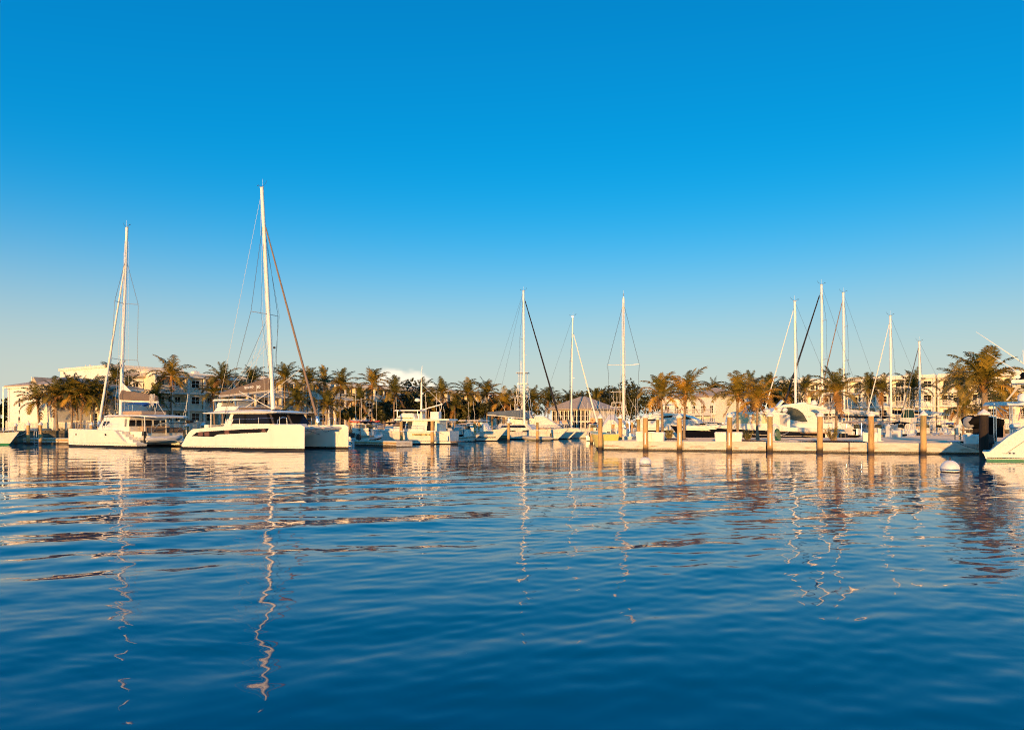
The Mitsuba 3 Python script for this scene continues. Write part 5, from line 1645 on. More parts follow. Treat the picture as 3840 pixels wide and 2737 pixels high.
def white_yacht():
    pos, rz, L = pose(2392, 106.0, 2690, 101.0)
    s = lambda px: (px - 2392) / 298 * L
    z = lambda py: zat(py, 104)
    prof = [(s(2410), 1.7), (s(2412), z(1572)), (s(2440), z(1556)), (s(2500), z(1549)), (s(2560), z(1552)), (s(2598), z(1563)), (s(2625), z(1576)), (s(2640), 1.9)]
    wins = [[(s(2500), z(1561)), (s(2540), z(1558)), (s(2535), z(1566)), (s(2505), z(1568))], [(s(2556), z(1572)), (s(2565), z(1560)), (s(2590), z(1563)), (s(2612), z(1574))], [(s(2428), z(1574)), (s(2470), z(1572)), (s(2478), z(1577)), (s(2432), z(1579))]]
    key, h = express('sleek white motor yacht with dark wedge windows behind the leftmost pier palms', pos, rz, L, 4.3, prof, wins, 'gelcoat', (2.6, 2.0), 'tint_glass', .42)
    put(key, 'hull_window', h.strip(-1, np.linspace(.15, .5, 9), np.full(9, 1.25), np.full(9, 1.6)), 'tint_glass')
    pulpit(key, h, .62, .98, .6, .07)


navy_yacht()
gt_cruiser()
white_yacht()


def centre_catamaran():
    a = math.radians(-21.8)
    A, B = np.array([math.cos(a), math.sin(a)]), np.array([-math.sin(a), math.cos(a)])
    bow = np.array([at(2132, 119.0), 119.0])
    L, Y = 16.2, 3.1
    o = bow - A * L + B * (Y + .0)
    key = thing('catamaran', 'white catamaran in the centre with raked bows and slate blue sail cover', 'catamaran', (*o, 0), -21.8)
    for sd in (-1, 1):
        def sheer(t):
            return 1.45 + .35 * t ** 1.6
        h, shift = cat_hull(key, sd * Y, L, sheer, 1.7, 'gelcoat_old', p=2.6, mid=.4, rake=1.9, fine=.6, bz=.16)
        put(key, 'cove_line', shift(h.strip(sd, np.linspace(.05, .95, 12), np.full(12, 1.12), np.full(12, 1.18), .012)), 'canvas_grey')
        for x in (4.0, 6.4, 8.6):
            put(key, 'hull_window', shift(h.strip(sd, np.array([x, x + 1.0]) / L, [1.28, 1.28], [1.46, 1.46], .012)), 'tint_glass')
        g = G()
        for x in np.arange(.6, 14.5, 1.75):
            g.cyl(x, sd * (Y + .68), 1.4, 2.2, .018, n=5)
        g.tube([[.6, sd * (Y + .68), 2.2], [14.4, sd * (Y + .5), 2.35]], .014, 4).tube([[.6, sd * (Y + .68), 1.85], [14.4, sd * (Y + .5), 2.0]], .012, 4)
        put(key, 'guard_rail', g, 'steel')
    put(key, 'bridge_deck', G().box(1, 11.5, -2.4, 2.4, .8, 1.5, .1), 'gelcoat_old')
    put(key, 'crossbeam', G().tube([[14.2, -3, 1.6], [14.2, 3, 1.6]], .12, 8), 'mast_bare')
    b, t = (3.2, 9.6, 2.4, 2.0), (3.5, 8.6, 2.2, 1.8)
    ck = put(key, 'saloon', frustum(b, t, 1.5, 2.55, .3), 'gelcoat_old', smooth=20)
    for f in 'sp':
        put(ck, 'window', patch(b, t, 1.5, 2.55, f, .12, .88, .45, .82), 'tint_glass')
    mx = 7.4
    mast_rig(key, mx, 2.5, 25.0, .15, .17, 'mast_paint', ((.27, 1.3), (.64, 1.05)), (mx - .5, 3.5, 1.7), (14.1, 1.9), .97, 'sail_navy', .16, (.3, 1.6, 2.6), True, .53, 4)
    boom_and_cover(key, mx - .1, 3.55, .6, 4.15, 1.45, .45, 'canvas_slate', .28)
    put(key, 'bow_bridle', G().tube([[14.2, -2.9, 1.7], [13.5, 0, 4.6], [14.2, 2.9, 1.7]], .03, 5), 'rope_white')
    put(key, 'deck_bundle', G().ball([11.6, -2.6, 1.8], .35, 1, (1.6, .8, .6)).ball([12.6, -2.4, 1.8], .3, 1, (1.4, .9, .6)), 'canvas_tan')


centre_catamaran()


def tower_boat():
    pos, rz, L = pose(1826, 131.0, 2150, 129.0)
    key, h = sportfisher('sportfishing boat with tall tuna tower behind the centre catamaran', pos, rz, L, 5.0, tw=[7.4, 8.6, 9.6], seed=3)
    for sd in (-1, 1):
        put(key, 'tower_pole', G().tube([[L * .41, sd * 1.1, 5.0], [L * .40, sd * 1.0, 13.6]], [.05, .03], 5), 'mast_paint')
    put(key, 'foredeck_cover', frustum((L * .55, L * .88, 1.9, .7), (L * .56, L * .68, 1.5, 1.2), 1.9, 3.9, .25), 'canvas_white', smooth=25)
    put(key, 'dark_band', G().box(L * .29, L * .575, -2.02, -1.98, 3.40, 3.52), 'navy_gel')
    put(key, 'radome', G().lathe([(.05, 4.85), (.4, 4.9), (.42, 5.15), (.3, 5.3), (.04, 5.36)], L * .36, 0, 12), 'box_white', smooth=40)


tower_boat()
pos, rz, L = pose(2000, 134.0, 2252, 132.0)
sailboat('sloop with white furled headsail right of the centre catamaran', pos, rz, L, 3.7, 21.8, cover='canvas_tan', jib='sail_white', jr=.15, mastx=.565, rake=-.3, radar=.46, spread=((.37, .95), (.60, .9)), fore_top=.88)
pos, rz, L = pose(1702, 112.0, 1905, 108.0)
key, h = sportfisher('low express fishing boat with raked windscreen behind the paired pilings', pos, rz, L, 3.6, fly=False, outrig=False, name='express_boat')
put(key, 'hardtop', frustum((1.4, L * .62, 1.4, 1.2), (1.5, L * .58, 1.3, 1.1), 2.96, 3.10, .2), 'canvas_white', smooth=20)
for u in (.2, .45):
    put(key, 'screen_glass', patch((L * .30, L * .72, 1.44, .72), (L * .31, L * .58, 1.3, .94), 1.1, 2.75, 's', u + .2, u + .40, .52, .92, .03), 'grey_glass')
put(key, 'hull_stripe', h.strip(-1, np.linspace(.0, .9, 14), np.full(14, .48), np.full(14, .62), .014), 'black_gel')
put(key, 'cockpit_canvas', frustum((.4, 2.6, 1.4, 1.4), (1.0, 2.4, 1.2, 1.2), 1.2, 2.5, .2), 'clear_vinyl')
pos, rz, L = pose(1722, 106.0, 1800, 104.0)
console_boat('small white skiff with tan cover in front of the express fishing boat', pos, rz, L, 1.8, top='canvas_tan', topkind='b', motors=1, seed=4, fb=1.0, fs=.7)
rib('grey inflatable dinghy alongside the centre catamaran', (at(2062, 111.5), 111.5), 176, 4.1, 'rubber_grey', True)


def row(items):
    for lab, pxs, Ds, pxb, Db, kw in items:
        pos, rz, L = pose(pxs, Ds, pxb, Db)
        f = kw.pop('f', console_boat)
        f(lab, pos, rz, L, **kw)


row([
    ('white centre console with black outboards left of the orange kayaks', 1330, 96, 1392, 99, dict(B=2.3, motor='rubber_black', seed=5, motors=1)),
    ('white runabout with dark folded bimini beyond the short floating dock', 1350, 84, 1432, 90, dict(B=2.3, top='canvas_black', topkind='b', motors=1, motor='rubber_black', seed=6)),
    ('boat under a grey bimini behind the orange kayaks', 1352, 118, 1480, 114, dict(B=2.8, top='canvas_grey', topkind='b', seed=7)),
    ('deck boat with black bimini left of the trawler flybridge', 1440, 112, 1535, 110, dict(B=2.7, top='canvas_black', topkind='b', seed=8)),
    ('white console boat with satellite domes between trawler and express boat', 1640, 118, 1745, 121, dict(B=2.6, top='canvas_white', seed=9)),
    ('fishing boat with light grey hardtop behind the trawler stern', 1600, 112, 1700, 109, dict(B=2.6, top='canvas_grey', seed=10)),
    ('open boat with purple canopy and round orange palm sign', 2222, 108, 2226, 116, dict(B=2.2, top='canvas_maroon', topkind='b', motors=2, motor='rubber_black', seed=11)),
    ('console boat with outriggers behind the bare cream mast', 2335, 118, 2420, 112, dict(B=2.9, seed=12, outrig=True, top='gelcoat')),
    ('console boat with outriggers and white top left of the pier palms', 2400, 124, 2480, 120, dict(B=2.9, seed=13, outrig=True, top='canvas_white')),
    ('console boat with long outriggers beyond the tarpaulined boat', 2256, 122, 2330, 128, dict(B=2.8, seed=14, outrig=True)),
    ('white open boat under tan canvas right of the lone pier palm', 3170, 88, 3268, 90, dict(B=2.6, top='canvas_tan', topkind='b', motor='rubber_black', seed=15)),
    ('boat under orange tan canvas between the two tall right hand pilings', 3262, 92, 3335, 98, dict(B=2.6, top='canvas_tan', topkind='b', seed=16)),
    ('open boat beneath the long black boom cover', 3340, 98, 3430, 104, dict(B=2.8, top='canvas_black', topkind='b', seed=17)),
    ('small boat with teal cover along the far walkway', 3540, 124, 3600, 128, dict(B=2.4, top='canvas_blue', topkind='b', seed=18)),
    ('console boat with T top left of the large right hand palm', 3486, 116, 3566, 122, dict(B=2.6, seed=19, outrig=False)),
    ('white console boat between the two far pedestals', 3440, 108, 3520, 116, dict(B=2.6, seed=20, top='canvas_white')),
    ('green screened boat ahead of the navy yacht', 2640, 120, 2745, 118, dict(B=3.0, seed=21, top='canvas_green', topkind='b')),
    ('white console boat with hard top left of the green screened boat', 2610, 128, 2700, 130, dict(B=2.8, seed=22)),
    ('open boat with white top behind the long white boom', 3190, 112, 3270, 116, dict(B=2.8, seed=23, top='canvas_white')),
    ('console boat under a black bimini beyond the grey dinghy', 1900, 132, 1985, 136, dict(B=2.7, seed=41, top='canvas_black', topkind='b', outrig=True)),
    ('console boat with slate top right of the grey pavilion', 2205, 136, 2290, 140, dict(B=2.7, seed=42, top='canvas_slate', outrig=True)),
    ('tall outrigger boat beneath the grey pavilion windows', 2100, 134, 2185, 138, dict(B=2.8, seed=43, top='canvas_tan', outrig=True)),
    ('dark topped boat behind the second pier palm', 2520, 116, 2600, 122, dict(B=2.7, seed=44, top='canvas_black', outrig=True)),
    ('white boat with black bimini right of the golden shrub', 3150, 100, 3235, 103, dict(B=2.6, seed=45, top='canvas_black', topkind='b')),
    ('tan topped boat behind the nearest power pedestal', 3300, 106, 3385, 110, dict(B=2.6, seed=46, top='canvas_tan', outrig=True)),
    ('dark topped boat behind the second power pedestal', 3395, 128, 3460, 133, dict(B=2.6, seed=47, top='canvas_black', topkind='b', outrig=True)),
    ('grey topped boat between the far pedestals and the white chair', 3545, 136, 3610, 140, dict(B=2.6, seed=48, top='canvas_grey', topkind='b')),
    ('dark blue runabout left of the trawler stern pilings', 1560, 104, 1640, 102, dict(B=2.2, hull='gelcoat', topkind='b', top='canvas_slate', seed=24)),
])
k = next(q for q, v in labels.items() if v.get('label', '').startswith('open boat with purple canopy'))
put(k, 'round_sign', G().lathe([(.02, 0), (.36, 0), (.40, .02), (.36, .05), (.02, .05)], 0, 0, 20), 'life_ring', label='round orange sign with a dark palm', tw=T().translate([-.2, 0, 3.05]).rotate([0, 1, 0], 90).rotate([1, 0, 0], 0))
g = G().bar([-.27, .0, 2.80], [-.27, .02, 3.05], .02, .04)
for a in (20, 65, 115, 160, 200, -20):
    g.bar([-.27, .02, 3.05], [-.27, .02 + .16 * math.cos(math.radians(a)), 3.05 + .13 * math.sin(math.radians(a))], .02, .045)
put(k, 'sign_palm', g, 'letter_dark')

row([
    ('sportfishing boat with thin tuna tower behind the tarpaulined boat', 2262, 128, 2390, 139, dict(f=sportfisher, B=4.4, tw=[5.6, 6.4], seed=31, fly=False)),
    ('sportfishing boat with green bimini among the right hand masts', 3470, 112, 3320, 116, dict(f=sportfisher, B=4.2, fly=True, enclosure='canvas_green', seed=32)),
    ('sportfishing boat with leaning tower behind the second mast from the right', 3400, 122, 3500, 128, dict(f=sportfisher, B=4.2, tw=[5.8, 6.6], seed=33)),
    ('sportfishing boat with white outriggers behind the pier palms', 2428, 130, 2590, 134, dict(f=sportfisher, B=4.6, tw=[7.2, 8.2], seed=34)),
])


def tarp_boat():
    pos, rz, L = pose(2292, 96, 2300, 104)
    key = thing('covered_boat', 'boat shrouded in a pale tarpaulin behind the pilings at the pier end', 'motorboat', pos, rz)
    h = Hull(L, 2.8, 1.5, 1.1, rake=1.3)
    base_hull(key, h, 'gelcoat')
    rings = []
    for x, z, w in ((-.1, 1.5, 1.35), (.1, 3.0, 1.2), (2.0, 3.7, 1.2), (4.5, 3.5, 1.2), (L - .6, 1.6, .5)):
        rings.append([[x, -w, 1.2], [x, -w * .9, z * .72], [x, -w * .3, z], [x, w * .3, z], [x, w * .9, z * .72], [x, w, 1.2]])
    put(key, 'tarpaulin', G().loft(np.array(rings)[:, ::-1]), 'canvas_white', smooth=20)
    outboard(key, -.3, .35, .7, 1.1, 'rubber_black')
    outboard(key, -.3, -.35, .7, 1.1, 'rubber_black')


tarp_boat()
pos, rz, L = pose(2336, 79.5, 2341, 88.5)
sailboat('small sloop with bare cream mast and cross shaped spreader at the pier end', pos, rz, L, 2.9, zat(1118, 83), cover='canvas_white', jib=None, mastx=.40, rake=.1, spread=((.49, 1.75),), r=.135, mat='mast_paint', boomz=2.3, fore_top=.96)

SB = [
    ('sloop with thin white furled sail, leftmost of the five right hand masts', 2982, 1130, 104, 'sail_white', .07, 2842, 'canvas_white', .40, ((.30, .8),)),
    ('sloop with thick black furled sail and the tallest mast on the right', 3082, 1068, 110, 'sail_navy', .17, 2905, 'canvas_white', .0, ((.48, 1.0), (.75, .8)),),
    ('sloop with rusty tan furled sail, third mast on the right', 3163, 1098, 114, 'sail_brown', .09, 3040, 'canvas_white', .45, ((.50, .9), (.75, .7))),
    ('sloop with white furled sail, fourth mast on the right', 3339, 1185, 118, 'sail_white', .08, 3232, 'canvas_black', .35, ((.48, .8),)),
    ('sloop with slate furled sail, rightmost and shortest mast', 3447, 1282, 122, 'canvas_slate', .10, 3362, 'canvas_white', .0, ((.35, .7),)),
]
for lab, px, py, D, jib, jr, pxb, cov, rad, spr in SB:
    L = 13.0
    J = abs(px - pxb) / F * D
    a = math.radians(176)
    stern_px = px + (L * .56) / D * F * .95
    pos, rz, L2 = pose(stern_px + 17, D + .6, pxb + 13 - .6 / D * F, D)
    sailboat(lab, pos, rz, L2, 3.8, zat(py, D), cover=cov, jib=jib, jr=jr, mastx=(L2 - .3 - J) / L2, rake=-.15, spread=spr, radar=rad or None, r=.16, boomz=4.15, bim=('canvas_black' if px in (3082, 3163) else 'canvas_tan' if px == 3339 else None), group='sloops moored behind the pier')
# ------------------------------------------------------------------ pilings, docks, buoys and the small things on the pier
def piling(label, px, D, top, r=.18, cap=True, mat='pile_wood', strip=False, lean=0.0, group=None, seed=0, capr=1.35):
    rng = np.random.default_rng(seed + int(px))
    key = thing('piling', label, 'piling', (at(px, D), D, 0), float(rng.uniform(0, 360)), group)
    zs = np.linspace(-1.2, top, 9)
    pts = [[lean * (z / max(top, .1)) + rng.normal(0, .010), rng.normal(0, .010), z] for z in zs]
    put(key, 'post', G().tube(pts, [r * (1.06 - .08 * (k / 8)) * rng.uniform(.97, 1.03) for k in range(9)], 14), mat, smooth=50)
    if cap:
        x = lean
        put(key, 'cap', G().lathe([(r * capr * .96, top - .06), (r * capr, top - .02), (r * capr, top + .06), (r * .75, top + .20), (.02, top + .36)], x, 0, 14), 'box_white', smooth=30)
    if strip:
        m = T().rotate([0, 0, 1], float(-np.degrees(0)))
        k2 = put(key, 'rub_strip', G().box(-.055, .055, -.03, .03, .55, 1.62, .01), 'box_white')
        a = math.radians(rng.uniform(-14, -8))
        # fixed to the face that looks out over the water
        scene[k2]['to_world'] = T().translate([at(px, D) + (r + .03) * math.sin(a), D - (r + .03) * math.cos(a), 0])
    if not cap:
        put(key, 'rope_wrap', G().lathe([(r * 1.03, top * .55), (r * 1.16, top * .56), (r * 1.16, top * .60), (r * 1.03, top * .61)], lean * .58, 0, 12), 'rope_white')
    return key


def face(px):
    """depth of the pier's front face at a photo column"""
    k = (px - CX) / F
    # C0 + U*u with x = k*D
    u = (k * C0[1] - C0[0]) / (U[0] - k * U[1])
    return float((C0 + U * u)[1])


FP = 'capped pilings along the pier front'
for px, py, lab, strip, cap in ((2251, 1567, 'capped piling at the left end of the pier beside the yellow skiff', False, True), (2420, 1565, 'capped piling behind the left mooring buoy', True, True), (2549, 1565, 'capped piling in front of the navy yacht bow', True, True),
                                (2734, 1562, 'capped piling in front of the pale green windows', True, True), (2887, 1560, 'capped piling beside the green hose', True, True), (3075, 1560, 'capped piling left of the lone pier palm', False, True),
                                (3267, 1558, 'capped piling at the open pontoon joint, second from the right', False, True), (3463, 1556, 'capped piling at the open pontoon joint nearest the right mooring buoy', False, True)):
    D = face(px) - .35
    piling(lab, px, D, zat(py, D), .225 if px > 2300 else .20, cap, strip=strip, group=FP, lean=(-.05 if px in (2549, 2734, 2887) else 0.0))
D = 47.2
piling('piling painted black for its shade, with a white cone cap beside the right hand boat', 3690, 52.5, zat(1553, 52.5), .30, True, 'pile_painted_shade')
for px, D, py, r, lab in ((2326, 73, 1567, .19, 'capped piling behind the bare mast foot on the pier'), (2394, 76, 1571, .19, 'capped piling left of the paired dock boxes'), (2466, 78, 1572, .16, 'dark capped piling beside the leftmost pier palm'),
                          (2352, 108, 1585, .17, 'thin far piling left of the paired dock boxes'), (2370, 104, 1583, .17, 'leaning far piling left of the paired dock boxes'), (2300, 96, 1590, .2, 'stub piling in front of the tarpaulined boat')):
    piling(lab, px, D, zat(py, D), r, True, group='pilings behind the pier')
for px, D, py, r, lab, mat, cap in ((59, 88.5, 1596, .16, 'dark capped piling at the far left beside the green bottomed boat', 'pile_dark', True), (106, 89, 1593, .19, 'capped piling left of the white dock ladder', 'pile_wood', True), (152, 88.5, 1592, .19, 'capped piling right of the white dock ladder', 'pile_wood', True),
                                    (701, 88, 1597, .24, 'capped piling behind the big catamaran stern, left', 'pile_wood', True), (762, 87, 1595, .24, 'capped piling behind the big catamaran stern, right', 'pile_wood', True), (343, 93, 1592, .17, 'capped piling behind the left catamaran bow', 'pile_wood', True),
                                    (1505, 88.5, 1581, .19, 'dark lower piling in front of the trawler bow window', 'pile_wood', False), (1621, 87, 1580, .21, 'scarred piling in front of the trawler stern', 'pile_wood', False), (1781, 105, 1580, .18, 'left one of the paired pilings before the express boat', 'pile_wood', False),
                                    (1796, 109, 1584, .17, 'right one of the paired pilings before the express boat', 'pile_wood', False), (1907, 108, 1585, .20, 'white topped piling under the slate sail cover', 'pile_wood', True), (2015, 108, 1584, .20, 'rope tied piling beside the grey dinghy', 'pile_wood', False),
                                    (2219, 92, 1603, .19, 'low piling left of the yellow skiff', 'pile_wood', False)):
    piling(lab, px, D, zat(py, D), r, cap, mat, group='wooden mooring pilings')


def floating_dock(label, a, b, w, zt, pieces, mat='concrete', name='floating_dock'):
    a, b = np.array(a, float), np.array(b, float)
    d = b - a
    L = np.hypot(*d)
    key = thing(name, label, 'dock', (*a, 0), math.degrees(math.atan2(d[1], d[0])))
    for k in range(pieces):
        x0, x1 = L * k / pieces + .04, L * (k + 1) / pieces - .04
        put(key, 'pontoon', G().box(x0, x1, 0, w, -.4, zt, .03), mat)
        put(key, 'edge_rail', G().box(x0, x1, -.07, -.002, zt - .26, zt - .12).box(x0, x1, -.07, -.002, .10, .22), 'pile_wood')
    return key


k = floating_dock('low concrete dock with brown rails at the left below the fence', (at(85, 91), 91), (at(262, 90.2), 90.2), 3.0, .72, 4)
k = floating_dock('short concrete dock end between the big catamaran bows and the trawler', (at(1325, 82.0), 82.0), (at(1487, 77.0), 77.0), 2.2, .62, 1)
put(k, 'corner_fender', G().box(.0, .32, -.11, -.075, -.05, .66), 'box_white')
put(k, 'notice_panel', G().box(-.9, -.35, -.1, -.06, .05, .5), 'box_white')
floating_dock('dark low dock behind the paired pilings', (at(1700, 118), 118), (at(1905, 118), 118), 2.2, .7, 5, 'seawall')
floating_dock('dark low dock behind the big catamaran', (at(560, 95), 95), (at(1330, 104), 104), 2.2, .75, 8, 'seawall')

key = thing('dock_ladder', 'white looped boarding ladder on the left dock', 'ladder', (at(136, 90.3), 90.3, 0))
for x in (-.26, .26):
    put(key, 'rail', G().tube([[x, 0, -.3], [x, 0, 1.45], [x, .12, 1.60], [x, .35, 1.62], [x, .45, 1.4], [x, .45, .74]], .035, 6), 'box_white')
for z in (.0, .3, .6):
    put(key, 'rung', G().tube([[-.26, 0, z], [.26, 0, z]], .025, 5), 'box_white')


def buoy(label, px, D, r):
    key = thing('mooring_buoy', label, 'buoy', (at(px, D), D, 0), 20)
    prof = [(r * math.cos(a), r * .40 + r * math.sin(a)) for a in np.linspace(-1.35, 1.45, 18)]
    put(key, 'float', G().lathe([(.02, prof[0][1])] + prof + [(.02, r * 1.40)], n=28), 'buoy_white', smooth=60)
    put(key, 'stripe', G().lathe([(r * 1.004 * math.cos(a), r * .40 + r * 1.004 * math.sin(a)) for a in (-.16, -.09, -.02)], n=28), 'buoy_blue')
    put(key, 'waterline_slime', G().lathe([(r * 1.006 * math.cos(a), r * .40 + r * 1.006 * math.sin(a)) for a in (-.42, -.36, -.30)], n=28), 'soil')
    put(key, 'top_shackle', G().cyl(0, 0, r * 1.39, r * 1.39 + .05, .05, .04, 10).tube([[.05 * math.cos(a), 0, r * 1.39 + .09 + .06 * math.sin(a)] for a in np.linspace(-1, 4.2, 12)], .014, 5), 'soil')


buoy('left white mooring buoy floating in front of the pier', 2420, 41.5, .34)
buoy('right white mooring buoy, the nearer and larger one', 3562, 35.4, .41)


def dock_box(label, px, D, w=1.35, h=.72, d=.75, rz=0, group='white dock boxes on the pier', z=DECK_Z):
    key = thing('dock_box', label, 'dock box', (at(px, D), D, z), rz, group)
    put(key, 'body', frustum((-w / 2 + .07, w / 2 - .07, d / 2 - .06, d / 2 - .06), (-w / 2, w / 2, d / 2, d / 2), 0, h * .82, .05), 'box_white', smooth=25)
    put(key, 'lid', frustum((-w / 2 - .04, w / 2 + .04, d / 2 + .04, d / 2 + .04), (-w / 2 + .05, w / 2 - .05, d / 2 - .06, d / 2 - .06), h * .821, h, .06), 'box_white', smooth=25)
    put(key, 'latch', G().box(-.06, .06, -d / 2 - .065, -d / 2 - .041, h * .70, h * .86), 'steel')


RZ = math.degrees(math.atan2(U[1], U[0]))
dock_box('dock box behind the piling with white strip, left of the pair', 2421, 67.2, 1.7, .86, .8, RZ)
dock_box('dock box right of the piling with white strip, right of the pair', 2468, 66.6, 1.15, .82, .8, RZ)
dock_box('long dock box in front of the navy hull', 2718, 65.4, 1.7, .84, .8, RZ)
dock_box('dock box right of the long one in front of the navy hull', 2760, 64.8, 1.1, .84, .8, RZ)
dock_box('dock box behind the second piling from the right', 3262, 64.0, 1.25, .8, .8, RZ)
dock_box('dock box beside the first power pedestal', 3356, 92, 1.6, .85, .8, -60)
dock_box('shaded dock box between two far pedestals', 3400, 104, 1.8, .9, .9, -60)
dock_box('shaded dock box farther along the walkway', 3514, 128, 1.8, .9, .9, -60)
dock_box('white dock box under the black tender', 3649, 56.6, 1.25, .72, .8, RZ)


def pedestal(label, px, D, group='white power pedestals on the walkway'):
    key = thing('power_pedestal', label, 'power pedestal', (at(px, D), D, DECK_Z), 30, group)
    s = 1.25
    put(key, 'base', frustum((-.24 * s, .24 * s, .24 * s, .24 * s), (-.17 * s, .17 * s, .17 * s, .17 * s), 0, .55 * s, .05), 'box_white', smooth=20)
    put(key, 'cabinet', frustum((-.19 * s, .19 * s, .19 * s, .19 * s), (-.19 * s, .19 * s, .19 * s, .19 * s), .552 * s, 1.0 * s, .03), 'box_white')
    put(key, 'socket_panel', G().box(-.12 * s, .12 * s, -.205 * s, -.192 * s, .62 * s, .9 * s), 'canvas_grey')
    put(key, 'lamp', G().lathe([(.26 * s, 1.002 * s), (.28 * s, 1.04 * s), (.20 * s, 1.12 * s), (.10 * s, 1.22 * s), (.02, 1.30 * s)], 0, 0, 14), 'box_white', smooth=30)


for px, D, lab in ((3332, 91, 'nearest power pedestal on the walkway'), (3427, 120, 'second power pedestal on the walkway'), (3495, 142, 'third power pedestal on the walkway'), (3546, 160, 'farthest power pedestal on the walkway'), (3594, 100, 'power pedestal beside the white chair'), (2906, 68.5, 'slim power pedestal holding the green hose')):
    pedestal(lab, px, D)
key = thing('hose', 'green hose hanging in loops beside the slim pedestal', 'hose', (at(2918, 68.0), 68.0, DECK_Z))
g = G()
rng = np.random.default_rng(5)
for k in range(9):
    w, h = .16 + .03 * k, 1.0 + .03 * (k % 3)
    g.tube([[-.22 + .02 * k + w * .55 * math.sin(a) + .25 * max(0, -math.cos(a)) ** 2 * (k / 8), -.03 * k * .3, .04 + h * .5 * (1 + math.cos(a))] for a in np.linspace(0, 2 * PI, 18)], .022, 5, False)
g.tube([[.2, 0, .03], [.5, -.1, .03], [.75, .0, .03], [.9, -.15, .03]], .022, 5)
single_key = key
put(key, 'coil', g, 'hose_green', smooth=60)
key = thing('mooring_post', 'short white square post right of the second piling from the right', 'post', (at(3296, 66), 66, DECK_Z))
put(key, 'shaft', G().box(-.14, .14, -.14, .14, 0, 1.15, .02), 'box_white')
put(key, 'foot', G().box(-.26, .26, -.26, .26, 0, .05), 'box_white')
key = thing('deck_chair', 'white slatted chair standing on the walkway', 'chair', (at(3600, 73), 73, DECK_Z), 20)
for x in (-.3, .3):
    put(key, 'leg', G().box(x - .04, x + .04, -.34, -.26, 0, .62), 'sand_wood')
    put(key, 'leg', G().box(x - .04, x + .04, .26, .34, 0, 1.15), 'sand_wood')
    put(key, 'armrest', G().box(x - .07, x + .07, -.38, .30, .62, .66), 'sand_wood')
for k in range(5):
    put(key, 'seat_slat', G().box(-.28, .28, -.34 + .13 * k, -.24 + .13 * k, .40, .43), 'seat_white')
for k in range(4):
    put(key, 'back_slat', G().box(-.26 + .14 * k, -.15 + .14 * k, .22, .255, .45, 1.2), 'seat_white')
key = thing('cleat', 'grey dock cleat at the pier edge between the last two pilings', 'cleat', (*pier_xy(28.1, .35), DECK_Z), RZ)
put(key, 'horn', G().tube([[-.42, 0, .16], [-.2, 0, .14], [.2, 0, .14], [.42, 0, .16]], [.03, .06, .06, .03], 8), 'steel')
put(key, 'base', G().box(-.2, .2, -.08, .08, 0, .10, .02), 'steel')
p0, p1 = pier_xy(28.3, -.02), np.array([at(3760, 50.0), 50.0])
s_ = np.linspace(0, 1, 16)
pts = [[lerp(p0[0], p1[0], s), lerp(p0[1], p1[1], s), lerp(DECK_Z + .1, .95, s) - 1.6 * s * (1 - s)] for s in s_]
single('mooring_line', G().tube(pts, .018, 5), 'rope_dark', 'dark slack mooring line from the cleat to the right hand boat', 'rope')
key = thing('kayak_rack', 'white rack holding two orange and red kayaks', 'rack', (at(1365, 106), 106, 0))
put(key, 'beam', G().box(-1.9, 1.9, -.06, .06, 2.50, 2.62).box(-1.9, 1.9, .5, .62, 2.50, 2.62), 'trim_white')
for x in (-1.5, 0, 1.5):
    put(key, 'leg', G().box(x - .06, x + .06, .2, .32, -.2, 2.5), 'trim_white')


def kayak(label, px, D, z, L, mat, mat2, rz=0, y=0):
    key = thing('kayak', label, 'kayak', (at(px, D), D + y, z), rz, 'kayaks on the rack')
    rings = []
    for t in np.linspace(-1, 1, 13):
        w = .36 * (1 - abs(t) ** 2.4) + .02
        lift = .16 * abs(t) ** 2.5
        rings.append([[t * L / 2, w * math.sin(a), lift + .17 + .17 * (1 - .4 * abs(t)) * -math.cos(a)] for a in np.linspace(0, 2 * PI, 12, endpoint=False)])
    put(key, 'hull', G().loft(np.array(rings)), mat, smooth=50)
    put(key, 'seat_well', G().lathe([(.02, .30), (.26, .30), (.30, .36), (.24, .37)], 0, 0, 12), 'rubber_black')
    put(key, 'bow_patch', G().loft(np.array([[[x, .30 * k * math.sin(a), .20 + .155 * k * -math.cos(a) + (.02 if x > 1 else .0)] for a in np.linspace(0, 2 * PI, 10, endpoint=False)] for x, k in ((L * .26, 1.0), (L * .38, .72))])), mat2)


kayak('orange kayak in front on the rack', 1352, 106, 2.62, 3.2, 'kayak_orange', 'kayak_red', 4)
kayak('red kayak behind on the rack, reaching farther right', 1382, 106, 2.62, 3.0, 'kayak_red', 'kayak_orange', -3, .58)

key = thing('skiff', 'yellow hulled skiff poking out behind the left end piling', 'skiff', *(lambda q: (q[0], q[1]))(pose(2292, 68.6, 2211, 72.5)))
L = 4.4
h = Hull(3.9, 1.9, 1.75, 1.45, rake=1.5, tw=.9, wl=.55, fine=.15, p=2.0)
base_hull(key, h, 'skiff_yellow', 'antifoul', bz=.2, rub='gelcoat')

